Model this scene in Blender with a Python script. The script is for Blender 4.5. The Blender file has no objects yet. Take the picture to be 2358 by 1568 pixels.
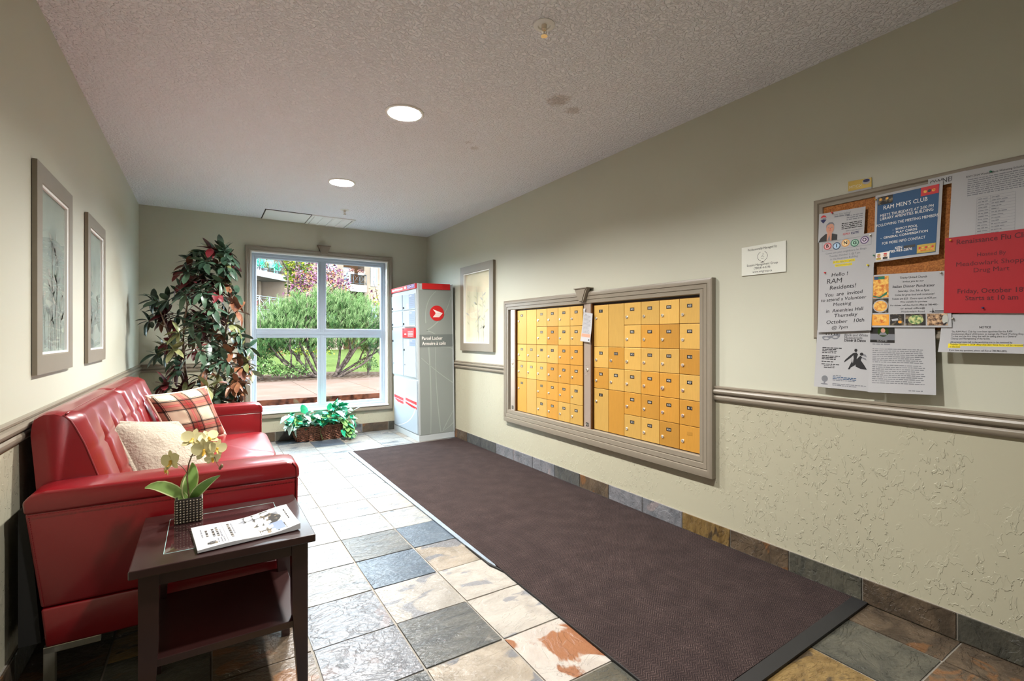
import bpy, bmesh, math, random
from mathutils import Vector, Matrix, noise
from math import sin, cos, pi, radians as R
C = bpy.context.scene.collection
sc = bpy.context.scene
random.seed(7)

# ------------------------------------------------------------------ camera, world, sun, exposure
W, D, L, H = 2.4295, 5.912, -0.5422, 2.435          # right wall x, window wall y, left wall x, ceiling z
YB = -2.2                                            # wall behind the camera
cam = bpy.data.cameras.new('camera'); camo = bpy.data.objects.new('camera', cam); C.objects.link(camo)
camo.location = (0, 0, 1.16); camo.rotation_euler = (pi/2, 0, -0.56334)
cam.sensor_width = 36; cam.lens = 1119.5/2358*36; cam.shift_y = -(784-773.2)/2358
cam.clip_start = 0.02; cam.clip_end = 300
sc.camera = camo
world = bpy.data.worlds.new('overcast_sky'); sc.world = world; world.use_nodes = True
wn = world.node_tree.nodes; bg = wn['Background']
bg.inputs[0].default_value = (0.74, 0.87, 1.0, 1); bg.inputs[1].default_value = 19.0
sun = bpy.data.lights.new('sun', 'SUN'); sun.energy = 8; sun.angle = R(3); sun.color = (1, .95, .86)
suno = bpy.data.objects.new('sun', sun); C.objects.link(suno); suno.rotation_euler = (R(48), 0, R(-28))
LAMP_W = 56.0
sc.view_settings.view_transform = 'Standard'; sc.view_settings.look = 'None'
sc.view_settings.exposure = 0.5; sc.view_settings.gamma = 1.0; sc.view_settings.use_curve_mapping = False

# ------------------------------------------------------------------ materials
def new_mat(name):
    m = bpy.data.materials.new(name); m.use_nodes = True
    return m, m.node_tree.nodes, m.node_tree.links, m.node_tree.nodes['Principled BSDF']
def srgb(r, g=None, b=None):
    if g is None: r, g, b = r
    f = lambda c: (c/255/12.92) if c/255 <= .04045 else ((c/255+.055)/1.055)**2.4
    return (f(r), f(g), f(b), 1)
def plain(name, col, rough=.5, metal=0, spec=.5, coat=0, coat_rough=.1, noise_amt=0, noise_scale=30, bump=0, bump_scale=200, bump_dist=.001, sheen=0):
    m, n, l, p = new_mat(name)
    c = srgb(col); p.inputs['Base Color'].default_value = c
    p.inputs['Roughness'].default_value = rough; p.inputs['Metallic'].default_value = metal
    p.inputs['Specular IOR Level'].default_value = spec
    p.inputs['Coat Weight'].default_value = coat; p.inputs['Coat IOR'].default_value = 1.75 if coat >= 1 else 1.5; p.inputs['Coat Roughness'].default_value = coat_rough
    if sheen: p.inputs['Sheen Weight'].default_value = sheen
    tc = n.new('ShaderNodeTexCoord')
    if noise_amt:
        t = n.new('ShaderNodeTexNoise'); t.inputs['Scale'].default_value = noise_scale; t.inputs['Detail'].default_value = 4
        l.new(tc.outputs['Object'], t.inputs['Vector'])
        r = n.new('ShaderNodeMix'); r.data_type = 'RGBA'
        r.inputs[6].default_value = tuple(max(0, x*(1-noise_amt)) for x in c[:3])+(1,)
        r.inputs[7].default_value = tuple(min(1, x*(1+noise_amt)) for x in c[:3])+(1,)
        l.new(t.outputs[0], r.inputs[0]); l.new(r.outputs[2], p.inputs['Base Color'])
    if bump:
        t = n.new('ShaderNodeTexNoise'); t.inputs['Scale'].default_value = bump_scale; t.inputs['Detail'].default_value = 3
        l.new(tc.outputs['Object'], t.inputs['Vector'])
        b = n.new('ShaderNodeBump'); b.inputs['Strength'].default_value = bump; b.inputs['Distance'].default_value = bump_dist
        l.new(t.outputs[0], b.inputs['Height']); l.new(b.outputs[0], p.inputs['Normal'])
    return m
def ramp(n, stops, interp='LINEAR'):
    r = n.new('ShaderNodeValToRGB'); e = r.color_ramp; e.interpolation = interp
    while len(e.elements) > 1: e.elements.remove(e.elements[-1])
    e.elements[0].position = stops[0][0]; e.elements[0].color = stops[0][1]
    for pos, c in stops[1:]:
        x = e.elements.new(pos); x.color = c
    return r
g1 = lambda v: (v, v, v, 1)

def wall_mat(name, col, knock, rough=.55):
    m, n, l, p = new_mat(name); p.inputs['Roughness'].default_value = rough
    geo = n.new('ShaderNodeNewGeometry')
    t = n.new('ShaderNodeTexNoise'); t.inputs['Scale'].default_value = 1.2; t.inputs['Detail'].default_value = 2
    l.new(geo.outputs['Position'], t.inputs['Vector'])
    c = srgb(col); r = ramp(n, [(.3, tuple(x*.96 for x in c[:3])+(1,)), (.7, c)])
    l.new(t.outputs[0], r.inputs[0]); l.new(r.outputs[0], p.inputs['Base Color'])
    if knock:
        mp = n.new('ShaderNodeMapping'); mp.inputs['Scale'].default_value = (1, 1.25, .8); l.new(geo.outputs['Position'], mp.inputs[0])
        a = n.new('ShaderNodeTexNoise'); a.inputs['Scale'].default_value = 34; a.inputs['Detail'].default_value = 2.5; a.inputs['Distortion'].default_value = .6
        l.new(mp.outputs[0], a.inputs['Vector'])
        ra = ramp(n, [(.56, g1(0)), (.585, g1(1)), (.72, g1(.75))]); l.new(a.outputs[0], ra.inputs[0])
        b = n.new('ShaderNodeTexNoise'); b.inputs['Scale'].default_value = 3.2; b.inputs['Detail'].default_value = 2
        l.new(geo.outputs['Position'], b.inputs['Vector'])
        rb = ramp(n, [(.36, g1(0)), (.52, g1(1))]); l.new(b.outputs[0], rb.inputs[0])
        mu = n.new('ShaderNodeMath'); mu.operation = 'MULTIPLY'; l.new(ra.outputs[0], mu.inputs[0]); l.new(rb.outputs[0], mu.inputs[1])
        bp = n.new('ShaderNodeBump'); bp.inputs['Strength'].default_value = .85; bp.inputs['Distance'].default_value = .0022
        l.new(mu.outputs[0], bp.inputs['Height']); l.new(bp.outputs[0], p.inputs['Normal'])
    else:
        a = n.new('ShaderNodeTexNoise'); a.inputs['Scale'].default_value = 160; a.inputs['Detail'].default_value = 2
        l.new(geo.outputs['Position'], a.inputs['Vector'])
        bp = n.new('ShaderNodeBump'); bp.inputs['Strength'].default_value = .12; bp.inputs['Distance'].default_value = .001
        l.new(a.outputs[0], bp.inputs['Height']); l.new(bp.outputs[0], p.inputs['Normal'])
    return m

def ceiling_mat():
    m, n, l, p = new_mat('textured_ceiling_paint'); p.inputs['Roughness'].default_value = .8
    geo = n.new('ShaderNodeNewGeometry')
    c = srgb(240, 241, 246); last = None
    col = n.new('ShaderNodeRGB'); col.outputs[0].default_value = c; last = col.outputs[0]
    # two brown water stains and two faint rings
    nz = n.new('ShaderNodeTexNoise'); nz.inputs['Scale'].default_value = 30; l.new(geo.outputs['Position'], nz.inputs['Vector'])
    for (x, y, r, s) in ((1.62, 2.09, .045, .42), (1.76, 2.14, .03, .34), (1.545, 2.93, .022, .25), (1.47, 2.86, .02, .15)):
        v = n.new('ShaderNodeVectorMath'); v.operation = 'DISTANCE'; v.inputs[1].default_value = (x, y, H)
        l.new(geo.outputs['Position'], v.inputs[0])
        ad = n.new('ShaderNodeMath'); ad.operation = 'MULTIPLY_ADD'; ad.inputs[1].default_value = r*2.2; l.new(nz.outputs[0], ad.inputs[0]); l.new(v.outputs['Value'], ad.inputs[2])
        rr = ramp(n, [(r*.8+r*1.1, g1(s)), (r*1.7+r*1.1, g1(0))]); l.new(ad.outputs[0], rr.inputs[0])
        mx = n.new('ShaderNodeMix'); mx.data_type = 'RGBA'; mx.inputs[7].default_value = srgb(150, 118, 84)
        l.new(rr.outputs[0], mx.inputs[0]); l.new(last, mx.inputs[6]); last = mx.outputs[2]
    l.new(last, p.inputs['Base Color'])
    a = n.new('ShaderNodeTexNoise'); a.inputs['Scale'].default_value = 62; a.inputs['Detail'].default_value = 3; a.inputs['Distortion'].default_value = .4
    l.new(geo.outputs['Position'], a.inputs['Vector'])
    ra = ramp(n, [(.45, g1(0)), (.56, g1(.8)), (.7, g1(1))]); l.new(a.outputs[0], ra.inputs[0])
    bp = n.new('ShaderNodeBump'); bp.inputs['Strength'].default_value = 1; bp.inputs['Distance'].default_value = .006
    l.new(ra.outputs[0], bp.inputs['Height']); l.new(bp.outputs[0], p.inputs['Normal'])
    return m

def slate_mat(name, c1, c2, c3, patch=.62, rough=.32, bump=.7, streak=1.0, scale=6.):
    """riven slate: two body colours in drifting bands and a third in sharp edged cleft patches"""
    m, n, l, p = new_mat(name)
    geo = n.new('ShaderNodeNewGeometry'); oi = n.new('ShaderNodeObjectInfo')
    ml = n.new('ShaderNodeMath'); ml.operation = 'MULTIPLY'; ml.inputs[1].default_value = 37.; l.new(oi.outputs['Random'], ml.inputs[0])
    ad = n.new('ShaderNodeVectorMath'); ad.operation = 'ADD'; l.new(geo.outputs['Position'], ad.inputs[0]); l.new(ml.outputs[0], ad.inputs[1])
    mp = n.new('ShaderNodeMapping'); mp.inputs['Scale'].default_value = (1, streak, 1); mp.inputs['Rotation'].default_value = (0, 0, .5)
    l.new(ad.outputs[0], mp.inputs[0])
    a = n.new('ShaderNodeTexNoise'); a.inputs['Scale'].default_value = scale; a.inputs['Detail'].default_value = 6; a.inputs['Distortion'].default_value = 1.2
    l.new(mp.outputs[0], a.inputs['Vector'])
    mx = ramp(n, [(.36, srgb(c1)), (.62, srgb(c2))]); l.new(a.outputs[0], mx.inputs[0])
    b = n.new('ShaderNodeTexNoise'); b.inputs['Scale'].default_value = scale*.75; b.inputs['Detail'].default_value = 5; b.inputs['Distortion'].default_value = .8
    of = n.new('ShaderNodeVectorMath'); of.operation = 'ADD'; of.inputs[1].default_value = (5.2, 1.3, 8.8); l.new(mp.outputs[0], of.inputs[0]); l.new(of.outputs[0], b.inputs['Vector'])
    rp = ramp(n, [(patch, g1(0)), (patch+.035, g1(1))]); l.new(b.outputs[0], rp.inputs[0])
    mm = n.new('ShaderNodeMix'); mm.data_type = 'RGBA'; l.new(rp.outputs[0], mm.inputs[0]); l.new(mx.outputs[0], mm.inputs[6]); mm.inputs[7].default_value = srgb(c3)
    hv = n.new('ShaderNodeHueSaturation'); l.new(mm.outputs[2], hv.inputs['Color'])
    vr = n.new('ShaderNodeMapRange'); vr.inputs[3].default_value = .82; vr.inputs[4].default_value = 1.15; l.new(oi.outputs['Random'], vr.inputs[0]); l.new(vr.outputs[0], hv.inputs['Value'])
    l.new(hv.outputs[0], p.inputs['Base Color'])
    # cleft relief: terraces plus fine grain
    tr = n.new('ShaderNodeTexNoise'); tr.inputs['Scale'].default_value = 5.; tr.inputs['Detail'].default_value = 7; tr.inputs['Roughness'].default_value = .58; tr.inputs['Distortion'].default_value = .9
    l.new(mp.outputs[0], tr.inputs['Vector'])
    st = ramp(n, [(0, g1(0)), (.38, g1(.1)), (.41, g1(.38)), (.5, g1(.42)), (.515, g1(.68)), (.6, g1(.74)), (.615, g1(1))]); l.new(tr.outputs[0], st.inputs[0])
    fi = n.new('ShaderNodeTexNoise'); fi.inputs['Scale'].default_value = 48; fi.inputs['Detail'].default_value = 4; l.new(mp.outputs[0], fi.inputs['Vector'])
    m2 = n.new('ShaderNodeMath'); m2.operation = 'MULTIPLY_ADD'; m2.inputs[1].default_value = .6; l.new(fi.outputs[0], m2.inputs[0]); l.new(st.outputs[0], m2.inputs[2])
    bp = n.new('ShaderNodeBump'); bp.inputs['Strength'].default_value = min(1, bump*1.35); bp.inputs['Distance'].default_value = .006
    l.new(m2.outputs[0], bp.inputs['Height']); l.new(bp.outputs[0], p.inputs['Normal'])
    rr = n.new('ShaderNodeMapRange'); rr.inputs[3].default_value = rough-.08; rr.inputs[4].default_value = rough+.18; l.new(fi.outputs[0], rr.inputs[0]); l.new(rr.outputs[0], p.inputs['Roughness'])
    p.inputs['Specular IOR Level'].default_value = .45
    return m

def glass_mat(name, tint=(1, 1, 1), rough=0.0, refl=1.0):
    m = bpy.data.materials.new(name); m.use_nodes = True; n = m.node_tree.nodes; l = m.node_tree.links
    n.remove(n['Principled BSDF']); out = n['Material Output']
    t = n.new('ShaderNodeBsdfTransparent'); t.inputs[0].default_value = (*tint, 1)
    g = n.new('ShaderNodeBsdfGlossy'); g.inputs['Roughness'].default_value = rough
    f = n.new('ShaderNodeFresnel'); f.inputs[0].default_value = 1.5
    k = n.new('ShaderNodeMath'); k.operation = 'MULTIPLY'; k.inputs[1].default_value = refl; l.new(f.outputs[0], k.inputs[0])
    gg = n.new('ShaderNodeNewGeometry'); iv = n.new('ShaderNodeMath'); iv.operation = 'SUBTRACT'; iv.inputs[0].default_value = 1; l.new(gg.outputs['Backfacing'], iv.inputs[1])
    k2 = n.new('ShaderNodeMath'); k2.operation = 'MULTIPLY'; l.new(k.outputs[0], k2.inputs[0]); l.new(iv.outputs[0], k2.inputs[1]); k = k2
    s = n.new('ShaderNodeMixShader'); l.new(k.outputs[0], s.inputs[0]); l.new(t.outputs[0], s.inputs[1]); l.new(g.outputs[0], s.inputs[2])
    l.new(s.outputs[0], out.inputs[0]); return m
def emit_mat(name, col, strength):
    m, n, l, p = new_mat(name); p.inputs['Base Color'].default_value = (.8, .8, .8, 1)
    p.inputs['Emission Color'].default_value = (*col, 1); p.inputs['Emission Strength'].default_value = strength; return m

def mat_carpet():
    m, n, l, p = new_mat('brown_herringbone_carpet'); p.inputs['Roughness'].default_value = .95; p.inputs['Specular IOR Level'].default_value = .15
    geo = n.new('ShaderNodeNewGeometry'); sp = n.new('ShaderNodeSeparateXYZ'); l.new(geo.outputs['Position'], sp.inputs[0])
    def M(op, a, b=None, c=None):
        k = n.new('ShaderNodeMath'); k.operation = op
        for i, v in enumerate((a, b, c)):
            if v is None: continue
            if isinstance(v, (int, float)): k.inputs[i].default_value = v
            else: l.new(v, k.inputs[i])
        return k.outputs[0]
    zig = M('PINGPONG', sp.outputs[0], .022)                       # chevrons across x
    ph = M('ADD', M('MULTIPLY', zig, 1.0), sp.outputs[1])
    rib = M('PINGPONG', ph, .0055)                                 # ribs along y
    rib = M('MULTIPLY', rib, 1/.0055)
    nz = n.new('ShaderNodeTexNoise'); nz.inputs['Scale'].default_value = 330; nz.inputs['Detail'].default_value = 3; l.new(geo.outputs['Position'], nz.inputs['Vector'])
    big = n.new('ShaderNodeTexNoise'); big.inputs['Scale'].default_value = 9; big.inputs['Detail'].default_value = 3; l.new(geo.outputs['Position'], big.inputs['Vector'])
    f = M('ADD', M('MULTIPLY', rib, .42), M('MULTIPLY_ADD', nz.outputs[0], 1.05, -.26))
    f = M('ADD', f, M('MULTIPLY_ADD', big.outputs[0], .3, -.15))
    r = ramp(n, [(.12, srgb(24, 18, 18)), (.5, srgb(46, 36, 35)), (.72, srgb(70, 57, 54)), (.95, srgb(116, 99, 92))]); l.new(f, r.inputs[0]); l.new(r.outputs[0], p.inputs['Base Color'])
    bp = n.new('ShaderNodeBump'); bp.inputs['Strength'].default_value = .8; bp.inputs['Distance'].default_value = .003
    l.new(f, bp.inputs['Height']); l.new(bp.outputs[0], p.inputs['Normal']); return m

def mat_plaid():
    m, n, l, p = new_mat('cream_red_black_tartan_cloth'); p.inputs['Roughness'].default_value = .9; p.inputs['Specular IOR Level'].default_value = .15
    uv = n.new('ShaderNodeUVMap'); uv.uv_map = 'uv'; sp = n.new('ShaderNodeSeparateXYZ'); l.new(uv.outputs[0], sp.inputs[0])
    cream = srgb(226, 218, 204)
    def band(src, off):
        a = n.new('ShaderNodeMath'); a.operation = 'MULTIPLY_ADD'; a.inputs[1].default_value = 2.15; a.inputs[2].default_value = off; l.new(src, a.inputs[0])
        fr = n.new('ShaderNodeMath'); fr.operation = 'FRACT'; l.new(a.outputs[0], fr.inputs[0])
        o = (0, 0, 0, 0); K = srgb(92, 82, 78); Rd = srgb(178, 112, 108); Br = srgb(176, 134, 122)
        st = [(0, cream), (.02, K), (.035, cream), (.05, K), (.10, Br), (.21, Rd), (.26, srgb(214, 120, 126)), (.285, Rd), (.33, Br), (.43, K), (.48, cream), (.495, K), (.51, cream)]
        r = ramp(n, st, 'CONSTANT'); l.new(fr.outputs[0], r.inputs[0]); return r.outputs[0]
    mx = n.new('ShaderNodeMix'); mx.data_type = 'RGBA'; mx.blend_type = 'MULTIPLY'; mx.inputs[0].default_value = 1
    l.new(band(sp.outputs[0], .33), mx.inputs[6]); l.new(band(sp.outputs[1], .62), mx.inputs[7])
    g = n.new('ShaderNodeGamma'); g.inputs[1].default_value = 1.05; l.new(mx.outputs[2], g.inputs[0])
    l.new(g.outputs[0], p.inputs['Base Color'])
    nz = n.new('ShaderNodeTexNoise'); nz.inputs['Scale'].default_value = 260; bp = n.new('ShaderNodeBump'); bp.inputs['Strength'].default_value = .35; bp.inputs['Distance'].default_value = .001
    l.new(nz.outputs[0], bp.inputs['Height']); l.new(bp.outputs[0], p.inputs['Normal']); return m

def mat_brass(name, col):
    m, n, l, p = new_mat(name); p.inputs['Metallic'].default_value = .35; p.inputs['Roughness'].default_value = .42
    tc = n.new('ShaderNodeTexCoord'); oi = n.new('ShaderNodeObjectInfo')
    mp = n.new('ShaderNodeMapping'); mp.inputs['Scale'].default_value = (1, 14, .8); l.new(tc.outputs['Object'], mp.inputs[0])
    ad = n.new('ShaderNodeVectorMath'); ad.operation = 'ADD'; l.new(mp.outputs[0], ad.inputs[0])
    k = n.new('ShaderNodeMath'); k.operation = 'MULTIPLY'; k.inputs[1].default_value = 50; l.new(oi.outputs['Random'], k.inputs[0]); l.new(k.outputs[0], ad.inputs[1])
    t = n.new('ShaderNodeTexNoise'); t.inputs['Scale'].default_value = 18; t.inputs['Detail'].default_value = 4; l.new(ad.outputs[0], t.inputs['Vector'])
    c = srgb(col); r = ramp(n, [(.3, tuple(x*.94 for x in c[:3])+(1,)), (.7, tuple(min(1, x*1.04) for x in c[:3])+(1,))]); l.new(t.outputs[0], r.inputs[0])
    hv = n.new('ShaderNodeHueSaturation'); l.new(r.outputs[0], hv.inputs['Color'])
    vr = n.new('ShaderNodeMapRange'); vr.inputs[3].default_value = .88; vr.inputs[4].default_value = 1.12; l.new(oi.outputs['Random'], vr.inputs[0]); l.new(vr.outputs[0], hv.inputs['Value'])
    l.new(hv.outputs[0], p.inputs['Base Color']); return m

def mat_noise2(name, c1, c2, scale, rough=.9, bump=.4, dist=.01, lo=.4, hi=.6, detail=5, c3=None, k=1.):
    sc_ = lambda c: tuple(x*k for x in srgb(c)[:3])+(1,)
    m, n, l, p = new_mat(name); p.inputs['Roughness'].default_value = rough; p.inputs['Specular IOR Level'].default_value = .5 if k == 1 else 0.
    geo = n.new('ShaderNodeNewGeometry'); t = n.new('ShaderNodeTexNoise'); t.inputs['Scale'].default_value = scale; t.inputs['Detail'].default_value = detail
    l.new(geo.outputs['Position'], t.inputs['Vector'])
    st = [(lo, sc_(c1)), (hi, sc_(c2))] + ([(hi+.1, sc_(c3))] if c3 else [])
    r = ramp(n, st); l.new(t.outputs[0], r.inputs[0]); l.new(r.outputs[0], p.inputs['Base Color'])
    bp = n.new('ShaderNodeBump'); bp.inputs['Strength'].default_value = bump; bp.inputs['Distance'].default_value = dist
    l.new(t.outputs[0], bp.inputs['Height']); l.new(bp.outputs[0], p.inputs['Normal']); return m

def leaf_mat(name, c1, c2, rough=.35, rim=None):
    m, n, l, p = new_mat(name); p.inputs['Roughness'].default_value = rough; p.inputs['Subsurface Weight'].default_value = 0
    oi = n.new('ShaderNodeObjectInfo'); geo = n.new('ShaderNodeNewGeometry'); t = n.new('ShaderNodeTexNoise'); t.inputs['Scale'].default_value = 22; l.new(geo.outputs['Position'], t.inputs['Vector'])
    ad = n.new('ShaderNodeMath'); ad.operation = 'MULTIPLY_ADD'; ad.inputs[1].default_value = .5; l.new(oi.outputs['Random'], ad.inputs[0])
    l.new(t.outputs[0], ad.inputs[2]); r = ramp(n, [(.4, srgb(c1)), (.95, srgb(c2))]); l.new(ad.outputs[0], r.inputs[0])
    l.new(r.outputs[0], p.inputs['Base Color']); return m

M = {}
M['wall'] = wall_mat('smooth_beige_wall_paint', (191, 191, 174), False)
M['wall_low'] = wall_mat('knockdown_sage_wall_plaster', (172, 168, 146), True, .5)
M['ceiling'] = ceiling_mat()
M['trim'] = plain('taupe_trim_paint', (132, 123, 108), .38, noise_amt=.04)
M['gap_shade'] = plain('shadow_gap', (24, 20, 18), .6)  # near-black colour that paints the shade in narrow gaps
M['white_frame'] = plain('white_vinyl', (164, 176, 190), .35)
M['white_out'] = plain('white_outdoor_paint', (100, 100, 100), .6)
M['white'] = plain('white_paint', (232, 232, 228), .45)
M['grout'] = plain('grey_grout', (138, 132, 122), .9, noise_amt=.15, noise_scale=60, bump=.3)
M['carpet'] = mat_carpet()
M['rubber'] = plain('black_rubber_edging', (22, 22, 23), .6, bump=.3, bump_scale=300)
M['rubber_worn'] = plain('worn_grey_edging', (120, 132, 142), .5, noise_amt=.3, noise_scale=25)
M['leather'] = plain('red_leather', (120, 8, 18), .36, spec=.42, coat=.5, coat_rough=.17, noise_amt=.08, noise_scale=6, bump=.18, bump_scale=420, bump_dist=.0006)
M['stitch'] = plain('dark_red_thread', (112, 14, 20), .6)
M['stitch_light'] = plain('pale_piping_thread', (206, 120, 122), .5)
M['black_cloth'] = plain('black_dust_cover', (16, 15, 14), .8)
M['steel'] = plain('brushed_nickel', (176, 172, 160), .3, metal=.85)
M['espresso'] = plain('espresso_wood', (44, 24, 22), .28, spec=.6, coat=.3, coat_rough=.15, noise_amt=.25, noise_scale=8)
M['glass'] = glass_mat('clear_window_glass', (.97, .99, .98), 0, 1)
M['pic_glass'] = glass_mat('picture_glass', (1, 1, 1), .02, 1)
M['table_glass'] = plain('bevelled_table_glass', (52, 32, 32), .06, spec=.9, coat=.5, coat_rough=.03)
M['glass_highlight'] = plain('painted_glass_highlight', (150, 186, 182), .15)  # pale colour painted as the highlight on the glass edge
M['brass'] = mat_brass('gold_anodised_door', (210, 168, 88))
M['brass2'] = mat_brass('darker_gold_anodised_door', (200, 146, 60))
M['brass_dark'] = plain('bronze_box_frame', (92, 58, 24), .5, metal=.5)
M['alu'] = plain('champagne_aluminium', (190, 172, 158), .33, metal=.6)
M['lockm'] = plain('polished_lock_metal', (232, 222, 206), .2, metal=.7)
M['black'] = plain('black_label', (20, 18, 17), .5)
M['plate_text'] = plain('white_engraving', (225, 222, 214), .5)
M['plate_worn'] = plain('worn_grey_label', (104, 98, 78), .5)
M['cork'] = mat_noise2('brown_cork', (136, 82, 36), (182, 118, 62), 170, .9, .5, .001, .35, .65, 4)
M['paper'] = plain('white_paper', (174, 174, 176), .8)
M['paper_warm'] = plain('matt_sign_plate', (222, 224, 214), .35)
M['ink'] = plain('black_ink', (26, 25, 28), .7)
M['ink_grey'] = plain('grey_ink', (120, 122, 128), .8)
M['ink_light'] = plain('pale_grey_ink', (118, 120, 124), .8)
M['blue_print'] = plain('blue_poster_ink', (16, 70, 112), .6)
M['red_paper'] = plain('red_paper', (160, 0, 18), .6)
M['ink_on_red'] = plain('dark_ink_on_red', (84, 6, 20), .7)
M['yellow_hl'] = plain('yellow_highlighter', (226, 206, 30), .8)
M['gold_card'] = plain('gold_card', (176, 148, 62), .4, metal=.3)
M['navy'] = plain('navy_ink', (26, 34, 84), .6)
M['red'] = plain('signal_red', (190, 10, 20), .35)
M['redtxt'] = plain('red_ink', (196, 40, 44), .6)
M['green'] = plain('green_ink', (26, 110, 80), .6)
M['orange'] = plain('orange_ink', (232, 158, 50), .6)
M['purple'] = plain('purple_ink', (84, 60, 110), .6)
M['skin'] = plain('printed_skin_tone', (196, 142, 118), .7)
M['food1'] = mat_noise2('printed_pasta_colours', (196, 96, 30), (238, 194, 96), 90, .7, 0, .001, .35, .62)
M['food2'] = mat_noise2('printed_salad_colours', (60, 112, 60), (206, 206, 140), 95, .7, 0, .001, .38, .62)
M['food3'] = mat_noise2('printed_meatball_colours', (70, 42, 28), (214, 176, 136), 90, .7, 0, .001, .38, .64)
M['food_dark'] = mat_noise2('printed_dark_wine_photo', (34, 30, 26), (150, 134, 108), 60, .7, 0, .001, .5, .7)
M['locker_grey'] = plain('grey_locker_side', (132, 138, 134), .3, noise_amt=.08, noise_scale=2)
M['locker_band'] = plain('dark_grey_band', (104, 110, 108), .35)
M['locker_line'] = plain('pale_leaf_line', (150, 157, 151), .35)
M['locker_body'] = plain('pale_grey_locker_enamel', (170, 176, 177), .35)
M['locker_door'] = plain('white_locker_door', (160, 172, 181), .28)
M['sticker_blue'] = plain('slate_blue_sticker', (120, 134, 158), .5)
M['purple_sticker'] = plain('violet_sticker', (86, 66, 150), .5)
M['logo_white'] = plain('logo_white', (236, 232, 226), .5)
for k_, c_ in dict(r=(226, 170, 170), b=(170, 200, 226), o=(240, 214, 160), g=(160, 206, 180), p=(206, 190, 210)).items(): M['tint_'+k_] = plain('pale_ball_tint_'+k_, c_, .7)
M['art_cream'] = mat_noise2('cream_botanical_paper', (226, 218, 190), (206, 204, 176), 4, .8, 0, .001, .3, .7)
M['art_green'] = plain('faint_green_wash', (192, 192, 160), .8)
M['art_grey'] = plain('faint_grey_wash', (182, 184, 176), .8)
M['art_sage'] = mat_noise2('grey_green_botanical_paper', (170, 182, 172), (150, 166, 162), 7, .8, 0, .001, .3, .7)
M['art_sage_dark'] = plain('faint_slate_wash', (140, 152, 147), .8)
M['can'] = plain('polished_can_reflector', (235, 235, 232), .18, metal=.6)
M['lamp'] = emit_mat('lamp_glow', (1, .96, .9), 22)
M['fur'] = plain('cream_fleece', (168, 157, 140), .95, spec=.1, sheen=.5, noise_amt=.10, noise_scale=20, bump=1, bump_scale=90, bump_dist=.006)
M['plaid'] = mat_plaid()
M['wicker'] = mat_noise2('brown_wicker', (92, 58, 44), (150, 100, 76), 70, .6, .3, .002)
M['wicker_dark'] = plain('dark_wicker_core', (48, 30, 24), .8)
M['leaf_green'] = leaf_mat('dark_green_leaf', (32, 56, 44), (74, 100, 78))
M['leaf_olive'] = leaf_mat('olive_leaf', (84, 92, 56), (140, 142, 96))
M['leaf_red'] = leaf_mat('burgundy_leaf', (60, 16, 24), (110, 34, 40))
M['leaf_rust'] = leaf_mat('rust_leaf', (96, 54, 40), (136, 96, 66))
M['leaf_teal'] = leaf_mat('teal_green_leaf', (8, 138, 100), (66, 196, 152), .3)
M['leaf_pale'] = leaf_mat('pale_variegated_leaf', (128, 176, 166), (190, 220, 212), .3)
M['leaf_lime'] = leaf_mat('lime_green_leaf', (92, 150, 80), (140, 186, 110), .35)
M['bark'] = mat_noise2('brown_bark', (84, 66, 54), (140, 116, 98), 40, .85, .6, .004)
M['pot'] = plain('dark_brown_pot', (60, 44, 36), .5)
M['soil'] = mat_noise2('dark_moss', (40, 34, 26), (70, 62, 44), 80)
M['orchid_leaf'] = leaf_mat('orchid_leaf_green', (98, 140, 62), (136, 168, 92), .35)
M['orchid_rim'] = plain('cream_leaf_margin', (206, 212, 158), .4)
M['petal'] = plain('cream_yellow_petal', (222, 212, 160), .5, noise_amt=.05, noise_scale=60)
M['petal_mid'] = plain('golden_flower_lip', (222, 176, 60), .5)
M['stem'] = plain('brown_green_stem', (110, 92, 62), .5)
M['bead'] = plain('pewter_bead', (128, 118, 106), .25, metal=.8)
M['bead_in'] = plain('dark_pewter', (58, 52, 48), .4, metal=.6)
# outdoors
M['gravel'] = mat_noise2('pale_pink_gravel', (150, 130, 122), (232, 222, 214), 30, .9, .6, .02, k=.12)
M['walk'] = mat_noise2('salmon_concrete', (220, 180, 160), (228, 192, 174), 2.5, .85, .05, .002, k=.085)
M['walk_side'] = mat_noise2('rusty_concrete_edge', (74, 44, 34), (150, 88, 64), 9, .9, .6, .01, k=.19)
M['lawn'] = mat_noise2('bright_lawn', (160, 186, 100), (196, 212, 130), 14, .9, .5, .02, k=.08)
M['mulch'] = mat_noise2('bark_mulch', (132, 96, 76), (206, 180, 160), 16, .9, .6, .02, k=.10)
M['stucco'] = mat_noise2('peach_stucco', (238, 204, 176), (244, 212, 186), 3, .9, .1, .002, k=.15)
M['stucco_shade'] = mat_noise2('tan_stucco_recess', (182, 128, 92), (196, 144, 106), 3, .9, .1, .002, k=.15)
M['slab_white'] = plain('white_balcony_edge', (96, 93, 90), .7)
M['rail_grey'] = plain('grey_rail_metal', (44, 48, 52), .5)
M['rail_pale'] = plain('pale_rail_metal', (110, 116, 120), .5)
M['dark_glass'] = plain('dark_window_glass', (66, 82, 96), .08, spec=.8)
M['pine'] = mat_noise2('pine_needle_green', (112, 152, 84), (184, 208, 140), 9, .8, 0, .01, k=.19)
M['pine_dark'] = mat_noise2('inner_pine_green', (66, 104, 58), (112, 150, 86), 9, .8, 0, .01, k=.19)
M['purple_leaf'] = mat_noise2('plum_leaf', (120, 66, 94), (198, 140, 164), 5, .7, 0, .01, k=.19)
M['yellow_leaf'] = mat_noise2('yellow_green_leaf', (140, 160, 40), (208, 206, 80), 5, .7, 0, .01, k=.19)
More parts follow.
